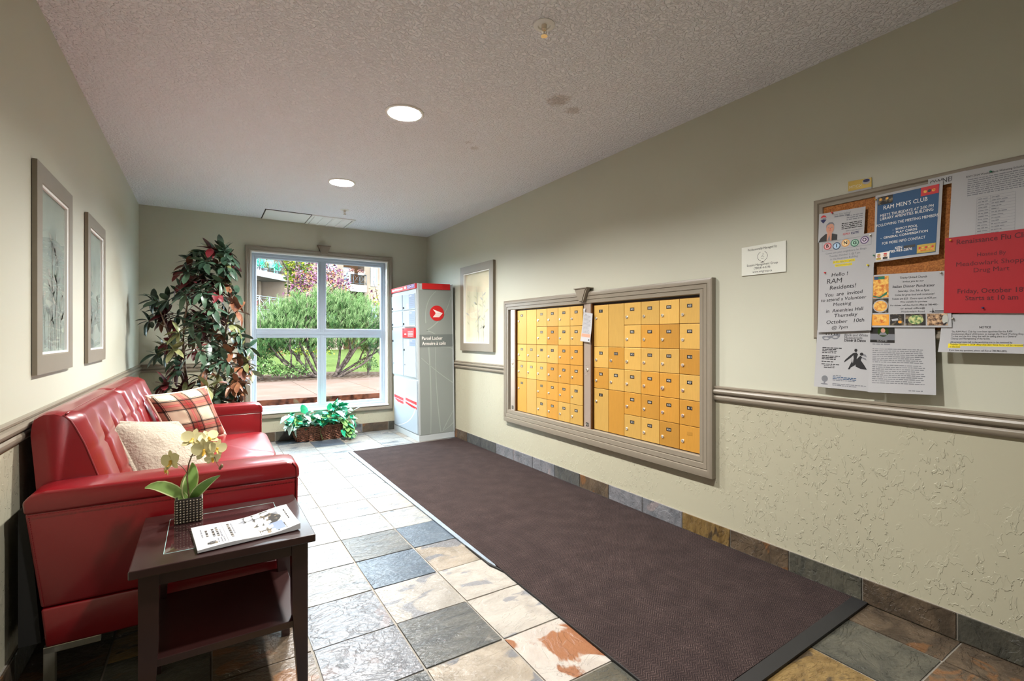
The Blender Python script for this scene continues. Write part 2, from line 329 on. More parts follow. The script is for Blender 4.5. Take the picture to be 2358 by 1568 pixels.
M['shrub_leaf'] = mat_noise2('fresh_green_shrub_leaf', (92, 138, 66), (156, 188, 112), 8, .8, 0, .01, k=.19)
M['rust_shrub'] = mat_noise2('orange_shrub_leaf', (200, 120, 80), (222, 160, 120), 8, .8, 0, .01, k=.19)
M['pale_shrub'] = mat_noise2('golden_leaf', (200, 176, 90), (226, 214, 150), 5, .8, 0, .01, k=.19)
M['trunk_out'] = mat_noise2('grey_pine_bark', (92, 76, 70), (150, 130, 120), 20, .9, .5, .01, k=.19)
SLATE = {
 'silver': slate_mat('silver_grey_slate', (120, 124, 126), (148, 147, 140), (94, 100, 105), .60, .26, .75, 2.2),
 'cream': slate_mat('cream_grey_slate', (134, 129, 121), (152, 147, 139), (113, 113, 115), .58, .30, .6, 1.5),
 'blue': slate_mat('blue_grey_slate', (67, 78, 89), (81, 92, 102), (97, 107, 113), .70, .28, .6, 1.4),
 'dark': slate_mat('charcoal_slate', (68, 70, 70), (88, 88, 84), (110, 107, 100), .66, .28, .7, 2.5),
 'violet': slate_mat('violet_grey_slate', (94, 96, 100), (115, 115, 118), (126, 118, 118), .60, .26, .8, 1.4),
 'brown': slate_mat('brown_slate', (67, 57, 46), (94, 80, 64), (107, 76, 49), .58, .30, .8, 1.6),
 'rust': slate_mat('cream_and_rust_slate', (152, 144, 136), (164, 158, 150), (126, 83, 57), .54, .30, .7, 1.0, 7),
 'ochre': slate_mat('ochre_slate', (100, 78, 44), (131, 107, 65), (73, 60, 44), .56, .30, .9, 2.4),
 'green': slate_mat('green_grey_slate', (58, 58, 52), (80, 78, 68), (94, 78, 58), .64, .30, .8, 1.6),
 'tan': slate_mat('tan_grey_slate', (121, 112, 99), (147, 137, 123), (102, 102, 104), .52, .30, .7, 1.4),
}

# ------------------------------------------------------------------ mesh helpers
def wloc(o):
    v = Vector((0, 0, 0))
    while o is not None: v += o.location; o = o.parent
    return v
class MB:
    def __init__(s): s.v = []; s.f = []; s.m = []; s.uv = None
    def add(s, vs, fs, mi=0):
        b = len(s.v); s.v += [tuple(v) for v in vs]; s.f += [tuple(i+b for i in f) for f in fs]; s.m += [mi]*len(fs); return s
    def box(s, a, b, mi=0):
        x0, y0, z0 = (min(a[i], b[i]) for i in range(3)); x1, y1, z1 = (max(a[i], b[i]) for i in range(3))
        return s.add([(x0,y0,z0),(x1,y0,z0),(x1,y1,z0),(x0,y1,z0),(x0,y0,z1),(x1,y0,z1),(x1,y1,z1),(x0,y1,z1)],
                     [(0,3,2,1),(4,5,6,7),(0,1,5,4),(1,2,6,5),(2,3,7,6),(3,0,4,7)], mi)
    def bbox(s, a, b, r, mi=0):                                     # box with chamfered edges
        bm = bmesh.new(); bmesh.ops.create_cube(bm, size=1)
        for v in bm.verts: v.co = Vector([(a[i]+b[i])/2+v.co[i]*abs(b[i]-a[i]) for i in range(3)])
        bmesh.ops.bevel(bm, geom=bm.edges[:], offset=r, segments=2, profile=.5, affect='EDGES')
        return s.bm(bm, mi)
    def bm(s, bm, mi=0):
        bm.verts.index_update(); s.add([v.co for v in bm.verts], [[v.index for v in f.verts] for f in bm.faces], mi); bm.free(); return s
    def prism(s, pts, axis, a, b, mi=0, bevel=0, seg=2):
        """pts: 2-D outline; axis 'x','y','z' extrusion from a to b"""
        def P(p, t): return {'x': (t, p[0], p[1]), 'y': (p[0], t, p[1]), 'z': (p[0], p[1], t)}[axis]
        bm = bmesh.new(); n = len(pts)
        va = [bm.verts.new(P(p, a)) for p in pts]; vb = [bm.verts.new(P(p, b)) for p in pts]
        bm.faces.new(va); bm.faces.new(vb[::-1])
        for i in range(n): bm.faces.new((va[i], vb[i], vb[(i+1) % n], va[(i+1) % n]))
        bmesh.ops.recalc_face_normals(bm, faces=bm.faces[:])
        if bevel: bmesh.ops.bevel(bm, geom=bm.edges[:], offset=bevel, segments=seg, profile=.5, affect='EDGES', clamp_overlap=True)
        return s.bm(bm, mi)
    def tube(s, path, r, n=8, mi=0, cap=True):
        path = [Vector(p) for p in path]; rs = r if isinstance(r, (list, tuple)) else [r]*len(path)
        rings = []
        for i, p in enumerate(path):
            d = (path[min(i+1, len(path)-1)]-path[max(i-1, 0)])
            d = d.normalized() if d.length > 1e-9 else Vector((0, 0, 1))
            u = d.cross(Vector((0, 0, 1))); u = u.normalized() if u.length > .05 else d.cross(Vector((1, 0, 0))).normalized()
            w = d.cross(u)
            rings.append([p+(u*cos(2*pi*k/n)+w*sin(2*pi*k/n))*rs[i] for k in range(n)])
        vs = [v for g in rings for v in g]; fs = []
        for i in range(len(path)-1):
            for k in range(n): fs.append((i*n+k, i*n+(k+1) % n, (i+1)*n+(k+1) % n, (i+1)*n+k))
        if cap: fs.append(tuple(range(n))[::-1]); fs.append(tuple((len(path)-1)*n+k for k in range(n)))
        return s.add(vs, fs, mi)
    def lathe(s, prof, c=(0, 0, 0), n=24, mi=0, axis='z', cap=True):
        vs = []; fs = []
        for (r, h) in prof:
            for k in range(n):
                a = 2*pi*k/n; q = (r*cos(a), r*sin(a), h)
                if axis == 'x': q = (q[2], q[0], q[1])
                if axis == 'y': q = (q[0], q[2], q[1])
                vs.append((q[0]+c[0], q[1]+c[1], q[2]+c[2]))
        for i in range(len(prof)-1):
            for k in range(n): fs.append((i*n+k, i*n+(k+1) % n, (i+1)*n+(k+1) % n, (i+1)*n+k))
        if cap: fs.append(tuple(range(n))[::-1]); fs.append(tuple((len(prof)-1)*n+k for k in range(n)))
        return s.add(vs, fs, mi)
    def grid(s, fn, nu, nv, mi=0, closed_u=False):
        vs = [fn(i/nu, j/nv) for j in range(nv+1) for i in range(nu+(0 if closed_u else 1))]
        w = nu if closed_u else nu+1; fs = []
        for j in range(nv):
            for i in range(nu): fs.append((j*w+i, j*w+(i+1) % w, (j+1)*w+(i+1) % w, (j+1)*w+i))
        return s.add(vs, fs, mi)
    def mesh(s, name, mats, smooth=False, off=None, angle=None):
        me = bpy.data.meshes.new(name); o = off or Vector((0, 0, 0))
        me.from_pydata([(v[0]-o[0], v[1]-o[1], v[2]-o[2]) for v in s.v], [], s.f)
        for m in mats: me.materials.append(M[m] if isinstance(m, str) else m)
        me.polygons.foreach_set('material_index', s.m)
        if s.uv is not None:
            l = me.uv_layers.new(name='uv')
            for lp in me.loops: l.data[lp.index].uv = s.uv[lp.vertex_index]
        if smooth or angle:
            me.polygons.foreach_set('use_smooth', [True]*len(me.polygons))
            if angle: me.set_sharp_from_angle(angle=R(angle))
        me.update(); return me
    def build(s, name, mats, parent=None, smooth=False, angle=None, loc=None, fix=True):
        if isinstance(mats, str): mats = [mats]
        off = wloc(parent) if parent else (Vector(loc) if loc else None)
        me = s.mesh(name, mats, smooth, off, angle)
        if fix and not s.uv:
            bm = bmesh.new(); bm.from_mesh(me); bmesh.ops.recalc_face_normals(bm, faces=bm.faces[:]); bm.to_mesh(me); bm.free()
        o = bpy.data.objects.new(name, me); C.objects.link(o)
        if parent: o.parent = parent
        elif loc: o.location = loc
        return o
def tag(o, label=None, cat=None, group=None, kind=None):
    if label: o['label'] = label
    if cat: o['category'] = cat
    if group: o['group'] = group
    if kind: o['kind'] = kind
    return o
def thing(name, label, cat, loc=(0, 0, 0), group=None, kind=None):
    o = bpy.data.objects.new(name, None); C.objects.link(o); o.location = loc; o.empty_display_size = .1
    return tag(o, label, cat, group, kind)
def struct(o): o['kind'] = 'structure'; return o
def inst(name, me, parent, loc, rot=None, scale=None):
    """a further object on shared mesh data; loc is in world metres"""
    o = bpy.data.objects.new(name, me); C.objects.link(o); o.parent = parent
    o.location = Vector(loc)-(wloc(parent) if parent else Vector((0, 0, 0)))
    if rot is not None:
        if isinstance(rot, Matrix): o.rotation_euler = rot.to_euler()
        else: o.rotation_euler = rot
    if scale is not None: o.scale = (scale,)*3 if isinstance(scale, (int, float)) else scale
    return o

_tc = {}
def glyphs(txt, bold=0.0, res=2):
    """flat outline mesh of a line of lettering, height 1 = font size; returns verts, faces, width"""
    if 'M' in txt or 'W' in txt: bold = 0.                          # the outline offset breaks these letters
    k = (txt, bold, res)
    if k not in _tc:
        cu = bpy.data.curves.new('lettering', 'FONT'); cu.body = txt; cu.resolution_u = res; cu.offset = bold; cu.fill_mode = 'FRONT'
        ob = bpy.data.objects.new('lettering', cu); C.objects.link(ob)
        me = bpy.data.meshes.new_from_object(ob)
        vs = [tuple(v.co) for v in me.vertices]; fs = [tuple(p.vertices) for p in me.polygons]
        bpy.data.objects.remove(ob); bpy.data.curves.remove(cu); bpy.data.meshes.remove(me)
        xs = [v[0] for v in vs] or [0]
        _tc[k] = (vs, fs, min(xs), max(xs))
    return _tc[k]
def put_text(mb, txt, size, pos, fn, mi, align='c', width=None, bold=0., res=2, shear=0., rot=0.):
    """pos=(u,v) baseline position on the sheet in metres; fn maps (u,v) metres to 3-D"""
    vs, fs, x0, x1 = glyphs(txt, bold, res)
    if not vs: return
    sx = size
    if width: sx = width/(x1-x0)
    ox = {'c': -(x0+x1)/2, 'l': -x0, 'r': -x1}[align]
    out = []
    for v in vs:
        a = (v[0]+ox)*sx+v[1]*size*shear; b = v[1]*size
        out.append(fn(pos[0]+a*cos(rot)-b*sin(rot), pos[1]+a*sin(rot)+b*cos(rot)))
    mb.add(out, fs, mi)
M.update({'slate_'+k: v for k, v in SLATE.items()})
# ------------------------------------------------------------------ the setting

onR = lambda a, b, h=0: (W-h, a, b)            # right wall: a = y, b = z, h = proud
onL = lambda a, b, h=0: (L+h, a, b)
onB = lambda a, b, h=0: (a, D-h, b)
def ring(mb, fn, a0, a1, b0, b1, prof, mi=0):
    """mitred moulding round a rectangle; prof = [(inset, height)], closed back to the wall"""
    vs = []
    for t, h in prof: vs += [fn(a0+t, b0+t, h), fn(a1-t, b0+t, h), fn(a1-t, b1-t, h), fn(a0+t, b1-t, h)]
    n = len(prof); fs = []
    for i in range(n):
        j = (i+1) % n
        for k in range(4): fs.append((i*4+k, i*4+(k+1) % 4, j*4+(k+1) % 4, j*4+k))
    return mb.add(vs, fs, mi)

ZR = .838
TH_ = .16
# walls
def two_tone(name, a, b):
    o = MB(); o.box((a[0], a[1], -.12), (b[0], b[1], ZR), 1); o.box((a[0], a[1], ZR), b, 0); return struct(o.build(name, ['wall', 'wall_low']))
two_tone('wall_right', (W, YB, 0), (W+TH_, D+TH_, H))
two_tone('wall_left', (L-TH_, YB, 0), (L, D+TH_, H))
OX0, OX1, OZ0, OZ1 = .413, 1.914, .31, 2.077
o = MB(); o.box((L, D, -.12), (OX0, D+TH_, ZR), 1); o.box((L, D, ZR), (OX0, D+TH_, H), 0)
o.box((OX1, D, -.12), (W, D+TH_, ZR), 1); o.box((OX1, D, ZR), (W, D+TH_, H), 0)
o.box((OX0, D, -.12), (OX1, D+TH_, OZ0), 1); o.box((OX0, D, OZ1), (OX1, D+TH_, H), 0)
struct(o.build('wall_back', ['wall', 'wall_low']))
o = MB(); o.box((L, YB-.15, -.12), (W, YB, H)); struct(o.build('wall_front', 'wall'))
# ceiling with round openings for the lamps
LIGHTS = [(.966, 2.68), (.962, 4.17), (.966, 1.19), (.966, -.30)]
cu = bpy.data.curves.new('ceiling', 'CURVE'); cu.dimensions = '2D'; cu.fill_mode = 'BOTH'
def spl(pts):
    s = cu.splines.new('POLY'); s.points.add(len(pts)-1); s.use_cyclic_u = True
    for i, p in enumerate(pts): s.points[i].co = (p[0], p[1], 0, 1)
spl([(L-TH_, YB-.15), (W+TH_, YB-.15), (W+TH_, D+TH_), (L-TH_, D+TH_)])
for x, y in LIGHTS: spl([(x+.092*cos(2*pi*k/40), y+.092*sin(2*pi*k/40)) for k in range(40)])
ob = bpy.data.objects.new('t', cu); C.objects.link(ob); me = bpy.data.meshes.new_from_object(ob); bpy.data.objects.remove(ob)
me.name = 'ceiling'; me.materials.clear(); me.materials.append(M['ceiling'])
co = bpy.data.objects.new('ceiling', me); C.objects.link(co); co.location.z = H; struct(co)
o = MB(); o.box((L-TH_, YB-.15, H+.16), (W+TH_, D+TH_, H+.24)); struct(o.build('roof', 'stucco'))
o = MB()
for a, b in (((L-TH_, YB-.15, H+.001), (L-TH_+.02, D+TH_, H+.16)), ((W+TH_-.02, YB-.15, H+.001), (W+TH_, D+TH_, H+.16)), ((L-TH_, D+TH_-.02, H+.001), (W+TH_, D+TH_, H+.16)), ((L-TH_, YB-.15, H+.001), (W+TH_, YB-.13, H+.16))): o.box(a, b)
struct(o.build('trim_roof_edge', 'stucco'))
# floor: mortar bed and riven slate tiles, each its own object
fl = MB(); fl.box((L, YB, -.12), (W, D, -.006)); fl = struct(fl.build('floor', 'grout'))
rnd = random.Random(11)
TX0, TY0, TP = .651, .6475, .3148
TPX = .3158
vmesh = {}
def tile_mesh(key, sx, sy):
    """one slate tile: slightly uneven top, ragged chamfered edge"""
    k = (key, round(sx, 3), round(sy, 3))
    if k in vmesh: return vmesh[k]
    g = .0042; r = random.Random(hash(k) % 9999); mb = MB(); n = 3
    def top(u, v):
        x = g+(sx-2*g)*u; y = g+(sy-2*g)*v; e = u in (0, 1) or v in (0, 1)
        return (x+(r.uniform(-.0012, .0012) if e else 0), y+(r.uniform(-.0012, .0012) if e else 0), r.uniform(-.0011, .0007)-(.0014 if e else 0))
    mb.grid(top, n, n)
    w = n+1; per = [i for i in range(w)]+[j*w+n for j in range(1, w)]+[n*w+i for i in range(n-1, -1, -1)]+[j*w for j in range(n-1, 0, -1)]
    base = len(mb.v)
    for i in per: x, y, z = mb.v[i]; mb.v.append((x, y, -.010))
    for q in range(len(per)):
        q2 = (q+1) % len(per); mb.f.append((per[q], per[q2], base+q2, base+q)[::-1]); mb.m.append(0)
    vmesh[k] = mb.mesh('tile', ['slate_'+key], angle=60); return vmesh[k]
# colours of the visible tiles, by column x and row y counted from the joint (0.651, 0.6475)
SPEC = {(0,5): 'blue', (0,4): 'cream', (0,3): 'dark', (0,2): 'tan', (0,6): 'dark', (0,7): 'silver', (0,8): 'silver', (0,9): 'cream', (0,10): 'silver',
        (1,6): 'blue', (1,5): 'tan', (1,4): 'cream', (1,3): 'cream', (1,2): 'rust', (1,1): 'green', (1,0): 'brown', (1,7): 'silver', (1,8): 'cream', (1,9): 'silver', (1,10): 'silver',
        (-1,3): 'violet', (-1,4): 'violet', (-1,5): 'silver', (-1,6): 'silver', (-1,7): 'silver', (-1,2): 'dark', (-1,8): 'cream', (-1,9): 'silver',
        (-2,3): 'brown', (-2,4): 'brown', (-2,2): 'dark', (-3,3): 'ochre', (-3,4): 'green', (-3,2): 'ochre', (-2,5): 'dark', (-4,3): 'dark',
        (5,0): 'brown', (4,0): 'green', (3,0): 'ochre', (3,-1): 'ochre', (5,-1): 'brown', (4,-1): 'brown', (2,0): 'ochre', (2,1): 'ochre', (0,1): 'brown', (0,16): 'blue', (0,15): 'silver', (1,14): 'silver', (1,15): 'blue'}
far = ['silver', 'silver', 'cream', 'silver', 'tan']; near = ['brown', 'green', 'ochre', 'dark']
for i in range(-4, 6):
    x0 = max(TX0+TPX*i, L); x1 = min(TX0+TPX*(i+1), W)
    if x1-x0 < .03: continue
    for j in range(-5, 17):
        y0 = TY0+TP*j; y1 = min(y0+TP, D)
        if y1-y0 < .03: continue
        if x0 > 1.27 and y0 > .98 and y1 < 4.93: continue           # under the carpet
        if 3 <= i and y1 < .3: continue
        k = SPEC.get((i, j)) or (rnd.choice(far) if j > 5 else rnd.choice(near))
        inst('tile', tile_mesh(k, x1-x0, y1-y0), fl, (x0, y0, rnd.uniform(-.0008, .0008)))
# slate skirting, each tile a piece on its grout bed
bk = ['violet', 'brown', 'green', 'violet', 'dark', 'brown']
def skirting(name, fn, a_list, cols, grout_a):
    bed = MB(); p = [fn(a, z, h) for a in grout_a for z in (0, .104) for h in (0, .006)]
    lo = [min(q[i] for q in p) for i in range(3)]; hi = [max(q[i] for q in p) for i in range(3)]
    bed.box(lo, hi); bed = struct(bed.build(name, 'grout'))
    for k, (a0, a1) in enumerate(a_list):
        q = MB(); P = [fn(a0+.003, .004, .006), fn(a1-.003, .104, .012)]
        lo = [min(c[i] for c in P) for i in range(3)]; hi = [max(c[i] for c in P) for i in range(3)]
        q.bbox(lo, hi, .0015, 0); q.build('tile', 'slate_'+cols[k % len(cols)], bed)

ys = [.66-.3148*k for k in range(9, 0, -1)]+[.66+.3148*k for k in range(0, 17)]
prs = [(max(ys[k], YB), min(ys[k+1], D-.012)) for k in range(len(ys)-1) if ys[k+1] > -1.2 and ys[k] < D-.05]
cR = {}
names = []
for a0, a1 in prs:
    c = 'green' if a0 < .6 else 'brown' if a0 < .9 else 'green' if a0 < 1.25 else 'brown' if a0 < 1.5 else 'ochre' if a0 < 1.85 else 'violet' if a0 < 2.2 else rnd.choice(['violet', 'dark', 'brown', 'violet'])
    names.append(c)
skirting('baseboard_right', onR, prs, names, (YB, D-.012))
skirting('baseboard_left', onL, prs, ['dark', 'brown', 'green'], (YB, D-.012))
xs = [.652-.3158*k for k in range(3, 0, -1)]+[.652+.3158*k for k in range(0, 6)]
skirting('baseboard_back', onB, [(max(xs[k], L+.013), min(xs[k+1], W-.013)) for k in range(len(xs)-1)]+[(xs[-1], W-.013)], ['brown', 'violet', 'brown', 'green'], (L+.013, W-.013))
# chair rails
RP = [(0,.798),(.011,.798),(.016,.804),(.019,.812),(.019,.820),(.014,.828),(.010,.831),(.010,.834),(.022,.838),(.027,.845),(.028,.852),(.024,.860),(.014,.863),(.014,.866),(.018,.869),(.018,.876),(.012,.880),(0,.880)]
def rail(name, fn, segs):
    mb = MB()
    for a0, a1 in segs:
        n = len(RP); mb.add([fn(a, z, h) for a in (a0, a1) for h, z in RP], [(k, (k+1) % n, n+(k+1) % n, n+k) for k in range(n)]+[tuple(range(n)), tuple(range(n, 2*n))[::-1]])
    return struct(mb.build(name, 'trim', angle=30))
rail('trim_right', onR, [(YB, 1.702), (3.939, D-.028)])
rail('trim_left', onL, [(YB, D-.028)])
rail('trim_back', onB, [(L, .361), (1.965, W)])
# window
wi = thing('window_1', None, None, (1.16, D, .3)); struct(wi)
CP = [(0,0),(0,.030),(.006,.034),(.020,.034),(.024,.028),(.030,.028),(.034,.022),(.046,.022),(.052,.016),(.052,0)]
ring(MB(), onB, .361, 1.965, .258, 2.129, CP).build('casing', 'trim', wi, angle=30)
o = MB()
o.prism([(1.090, 2.192), (1.228, 2.192), (1.190, 2.092), (1.130, 2.092)], 'y', D-.050, D, 0)
o.prism([(1.106, 2.184), (1.212, 2.184), (1.180, 2.100), (1.140, 2.100)], 'y', D-.056, D-.050, 0)
o.prism([(1.086, 2.196), (1.232, 2.196), (1.230, 2.190), (1.088, 2.190)], 'y', D-.058, D, 0)
o.build('keystone', 'trim', wi)
o = MB()                                                             # reveal
ring(o, lambda a, b, h=0: (a, D+.08-h, b), OX0, OX1, OZ0, OZ1, [(0, 0), (0, .085), (.012, .085), (.012, 0)])
o.build('reveal', 'white', wi)
YS = D+.08
o = MB(); SP = [(0, 0), (0, .012), (.012, .018), (.030, .018), (.036, .010), (.054, .010), (.060, .002), (.060, -.03), (0, -.03)]
ring(o, lambda a, b, h=0: (a, YS-h, b), OX0+.006, OX1-.006, OZ0+.010, OZ1-.006, SP, 0)
o.build('sash', 'white_frame', wi, angle=30)
for nm, a, b in (('mullion', (1.109, YS-.012, OZ0+.06), (1.202, YS+.03, OZ1-.06)), ('transom', (OX0+.06, YS-.014, 1.137), (OX1-.06, YS+.03, 1.241))):
    o = MB(); o.bbox(a, b, .006); o.bbox((a[0]+(.03 if nm == 'mullion' else 0), a[1]-.006, a[2]+(.035 if nm == 'transom' else 0)), (b[0]-(.03 if nm == 'mullion' else 0), a[1]+.004, b[2]-(.035 if nm == 'transom' else 0)), .003); o.build(nm, 'white_frame', wi)
o = MB(); o.bbox((OX0, D-.035, OZ0-.002), (OX1, D+.07, OZ0+.016), .005); o.build('sill', 'white', wi)
for a0, a1 in ((OX0+.06, 1.109), (1.202, OX1-.06)):
    for b0, b1 in ((OZ0+.066, 1.137), (1.241, OZ1-.06)):
        o = MB(); o.box((a0, YS+.008, b0), (a1, YS+.012, b1)); o.build('pane', 'glass', wi)
# recessed lamps
for k, (x, y) in enumerate(LIGHTS):
    lab = ['round recessed ceiling lamp, the larger one nearer the middle of the room', 'round recessed ceiling lamp, the smaller one closer to the window',
           'round recessed ceiling lamp above the side table', 'round recessed ceiling lamp behind the viewer'][k]
    t = thing('recessed_lamp', lab, 'ceiling lamp', (x, y, H), 'recessed ceiling lamps')
    MB().lathe([(.092, .0005), (.094, -.006), (.104, -.008), (.110, -.004), (.110, .0), (.092, .0005)], (x, y, H), 40, cap=False).build('trim_ring', 'white', t, angle=40)
    o = MB(); n = 40
    for (r0, z0), (r1, z1) in (((.091, -.001), (.080, .05)), ((.080, .05), (.062, .105)), ((.062, .105), (.0, .112))):
        vs = []
        for r, z in ((r0, z0), (r1, z1)):
            for q in range(n): rr = r*(1-.02*(q % 2)); vs.append((x+rr*cos(2*pi*q/n), y+rr*sin(2*pi*q/n), H+z))
        o.add(vs, [(q, (q+1) % n, n+(q+1) % n, n+q) for q in range(n)])
    o.build('reflector', 'can', t)
    MB().lathe([(.001, .062), (.02, .064), (.036, .074), (.04, .086), (.034, .1)], (x, y, H), 20).build('bulb', 'lamp', t, smooth=True)
    ld = bpy.data.lights.new('lamp_light', 'AREA'); ld.shape = 'DISK'; ld.size = .13; ld.energy = LAMP_W*[1, 1.7, .72, .12][k]; ld.color = (1, .975, .94); ld.spread = R(165)
    lo = bpy.data.objects.new('lamp_light', ld); C.objects.link(lo); lo.parent = t; lo.location = (0, 0, .045)
# sprinklers
for k, (x, y) in enumerate([(1.176, 1.615), (1.196, 5.062)]):
    t = thing('fire_sprinkler', ['white fire sprinkler head on the ceiling near the camera', 'small fire sprinkler head on the ceiling beside the air grille'][k], 'sprinkler', (x, y, H), 'ceiling sprinklers')
    MB().lathe([(.044, -.0005), (.044, -.003), (.036, -.007), (.026, -.007), (.024, -.001)], (x, y, H), 28).build('escutcheon', 'white', t, angle=40)
    o = MB(); o.lathe([(.011, -.001), (.011, -.020), (.006, -.024)], (x, y, H), 12)
    for s in (-1, 1): o.tube([(x+.008*s, y, H-.018), (x+.011*s, y, H-.030), (x+.003*s, y, H-.044)], .002, 6)
    o.build('frame', 'lockm', t)
    MB().lathe([(.003, -.026), (.003, -.042), (.014, -.0455), (.014, -.047), (.002, -.047)], (x, y, H), 14).build('deflector', 'lockm', t)
# ceiling air grille and blank panel
t = thing('ceiling_air_grille', 'white ceiling air grille with four louvred cells beside a blank hatch', 'vent', (.96, 5.66, H))
o = MB(); o.bbox((.522, 5.458, H-.007), (.948, 5.892, H+.002), .002); o.build('hatch_panel', 'white', t)
o = MB(); o.box((.512, 5.445, H-.003), (.955, 5.900, H+.001)); o.build('hatch_gap_shade', 'gap_shade', t)  # dark sheet under the hatch, painted shade of the gap round it
o = MB(); GX0, GX1, GY0, GY1 = .955, 1.405, 5.44, 5.90
xsn = [GX0]; cw = (GX1-GX0-.05)/4
ring(o, lambda a, b, h=0: (a, b, H-h), GX0, GX1, GY0, GY1, [(0, 0), (0, .009), (.026, .012), (.026, 0)])
for k in range(1, 4): xx = GX0+.025+cw*k; o.box((xx-.011, GY0+.02, H-.012), (xx+.011, GY1-.02, H-.001))
o.build('grille_frame', 'white', t)
for k in range(4):
    xa = GX0+.025+cw*k+.010; xb = GX0+.025+cw*(k+1)-.010
    for j in range(11):
        yy = GY0+.035+j*.0385; q = MB()
        q.add([(xa, yy, H-.003), (xb, yy, H-.003), (xb, yy+.022, H-.011), (xa, yy+.022, H-.011), (xa, yy, H-.0015), (xb, yy, H-.0015), (xb, yy+.022, H-.0095), (xa, yy+.022, H-.0095)],
              [(0, 1, 2, 3), (7, 6, 5, 4), (0, 4, 5, 1), (3, 2, 6, 7), (0, 3, 7, 4), (1, 5, 6, 2)]); q.build('slat', 'white', t)
o = MB(); o.box((GX0+.02, GY0+.02, H-.001), (GX1-.02, GY1-.02, H+.001)); o.build('duct_shade', 'rail_grey', t)  # closed dark grey sheet, shade inside the duct painted as colour

# carpet runner
t = thing('carpet_runner', 'long dark brown herringbone carpet runner with black rubber end along the mailbox wall', 'carpet', (1.8, 2.9, 0))
o = MB(); P = [(1.249, 4.947), (2.405, 4.985), (2.413, 1.010), (1.232, .97)]
bm_ = MB(); nseg = 30
def crp(u, v):
    a = (P[0][0]+(P[3][0]-P[0][0])*v, P[0][1]+(P[3][1]-P[0][1])*v); b = (P[1][0]+(P[2][0]-P[1][0])*v, P[1][1]+(P[2][1]-P[1][1])*v)
    x = a[0]+(b[0]-a[0])*u; y = a[1]+(b[1]-a[1])*u
    return (x, y, .0095+.0012*noise.noise((x*2, y*2, 0)))
o.grid(crp, 8, 26)
for (i0, i1) in ((0, 1), (1, 2), (2, 3), (3, 0)):
    a, b = P[i0], P[i1]; o.add([(a[0], a[1], .0095), (b[0], b[1], .0095), (b[0], b[1], .002), (a[0], a[1], .002)], [(0, 1, 2, 3)])
o.build('pile', 'carpet', t)
def strip(pts, z=.007): q = MB(); n = len(pts); q.add([(x, y, z) for x, y in pts]+[(x, y, .0015) for x, y in pts], [tuple(range(n)), tuple(range(n, 2*n))[::-1]]+[(i, (i+1) % n, n+(i+1) % n, n+i) for i in range(n)]); return q
strip([(1.225, .965), (1.222, .915), (2.416, .953), (2.413, 1.012)], .010).build('end_edging', 'rubber', t)
strip([(1.205, 4.955), (1.249, 4.947), (1.241, 2.14), (1.232, 2.10), (1.226, 2.115), (1.219, 2.16), (1.214, 2.26)], .0075).build('side_edging', 'rubber_worn', t)
strip([(1.219, 2.16), (1.214, 2.40), (1.211, 2.40), (1.211, 2.13), (1.222, 2.09), (1.236, 2.03), (1.234, 2.06)], .0085).build('torn_corner', 'rubber', t)
strip([(1.236, 2.03), (1.241, 2.03), (1.240, .97), (1.225, .968)], .009).build('left_hem', 'rubber', t)
strip([(2.406, 4.985), (2.414, 4.985), (2.422, 1.0), (2.413, 1.0)], .009).build('right_hem', 'rubber', t)
# ------------------------------------------------------------------ mailboxes in the right wall
t = thing('mailbox_surround', 'wide taupe stepped casing with a keystone framing the gold mailboxes', 'frame', (W, 2.82, .36))
o = MB()
MP = [(0, .001), (0, .034), (.012, .038), (.030, .038), (.032, .033), (.035, .033), (.037, .036), (.058, .036), (.060, .031), (.063, .031), (.065, .034), (.086, .034), (.090, .026), (.090, .001)]
def onR2(a, b, h=0): return (W-h, a, b)
vs = []
for tt, h in MP:
    tb = tt*1.28; tp = tt*.98; ts = tt*.93
    vs += [onR(1.700+ts, .358+tb, h), onR(3.941-ts, .358+tb, h), onR(3.941-ts, 1.487-tp, h), onR(1.700+ts, 1.487-tp, h)]
n = len(MP); o.add(vs, [(i*4+k, i*4+(k+1) % 4, ((i+1) % n)*4+(k+1) % 4, ((i+1) % n)*4+k) for i in range(n) for k in range(4)])
o.build('casing', 'trim', t, angle=25)
o = MB(); o.prism([(2.862, 1.512), (2.720, 1.512), (2.765, 1.412), (2.808, 1.412)], 'x', W-.062, W-.030)
o.prism([(2.848, 1.505), (2.734, 1.505), (2.773, 1.418), (2.800, 1.418)], 'x', W-.068, W-.062)
o.prism([(2.866, 1.517), (2.716, 1.517), (2.719, 1.510), (2.863, 1.510)], 'x', W-.070, W-.0005); o.build('keystone', 'trim', t)
lockm = MB(); lockm.lathe([(.0106, 0), (.0106, -.004), (.0085, -.0062), (.0, -.0066)], n=18, axis='x'); lockm.box((-.0075, -.0012, -.005), (-.0062, .0012, .005), 1)
lockm = lockm.mesh('lock', ['lockm', 'black'], angle=40)
dmesh = {}
def door_mesh(w, h, k):
    key = (round(w, 3), round(h, 3), k)
    if key not in dmesh: dmesh[key] = MB().bbox((-.008, -w/2+.0016, -h/2+.0016), (0, w/2-.0016, h/2-.0016), .0014).mesh('door', [k])
    return dmesh[key]
def plate_mesh(txt, worn=False):
    mb = MB(); mb.box((-.0012, -.0185, -.0105), (0, .0185, .0105), 1 if worn else 0)
    if txt: put_text(mb, txt, .0165, (0, -.0058), lambda u, v: (-.0016, -u, v), 2, res=2, width=.010*len(txt)*.86)
    return mb.mesh('number_plate', ['black', 'plate_worn', 'plate_text'])
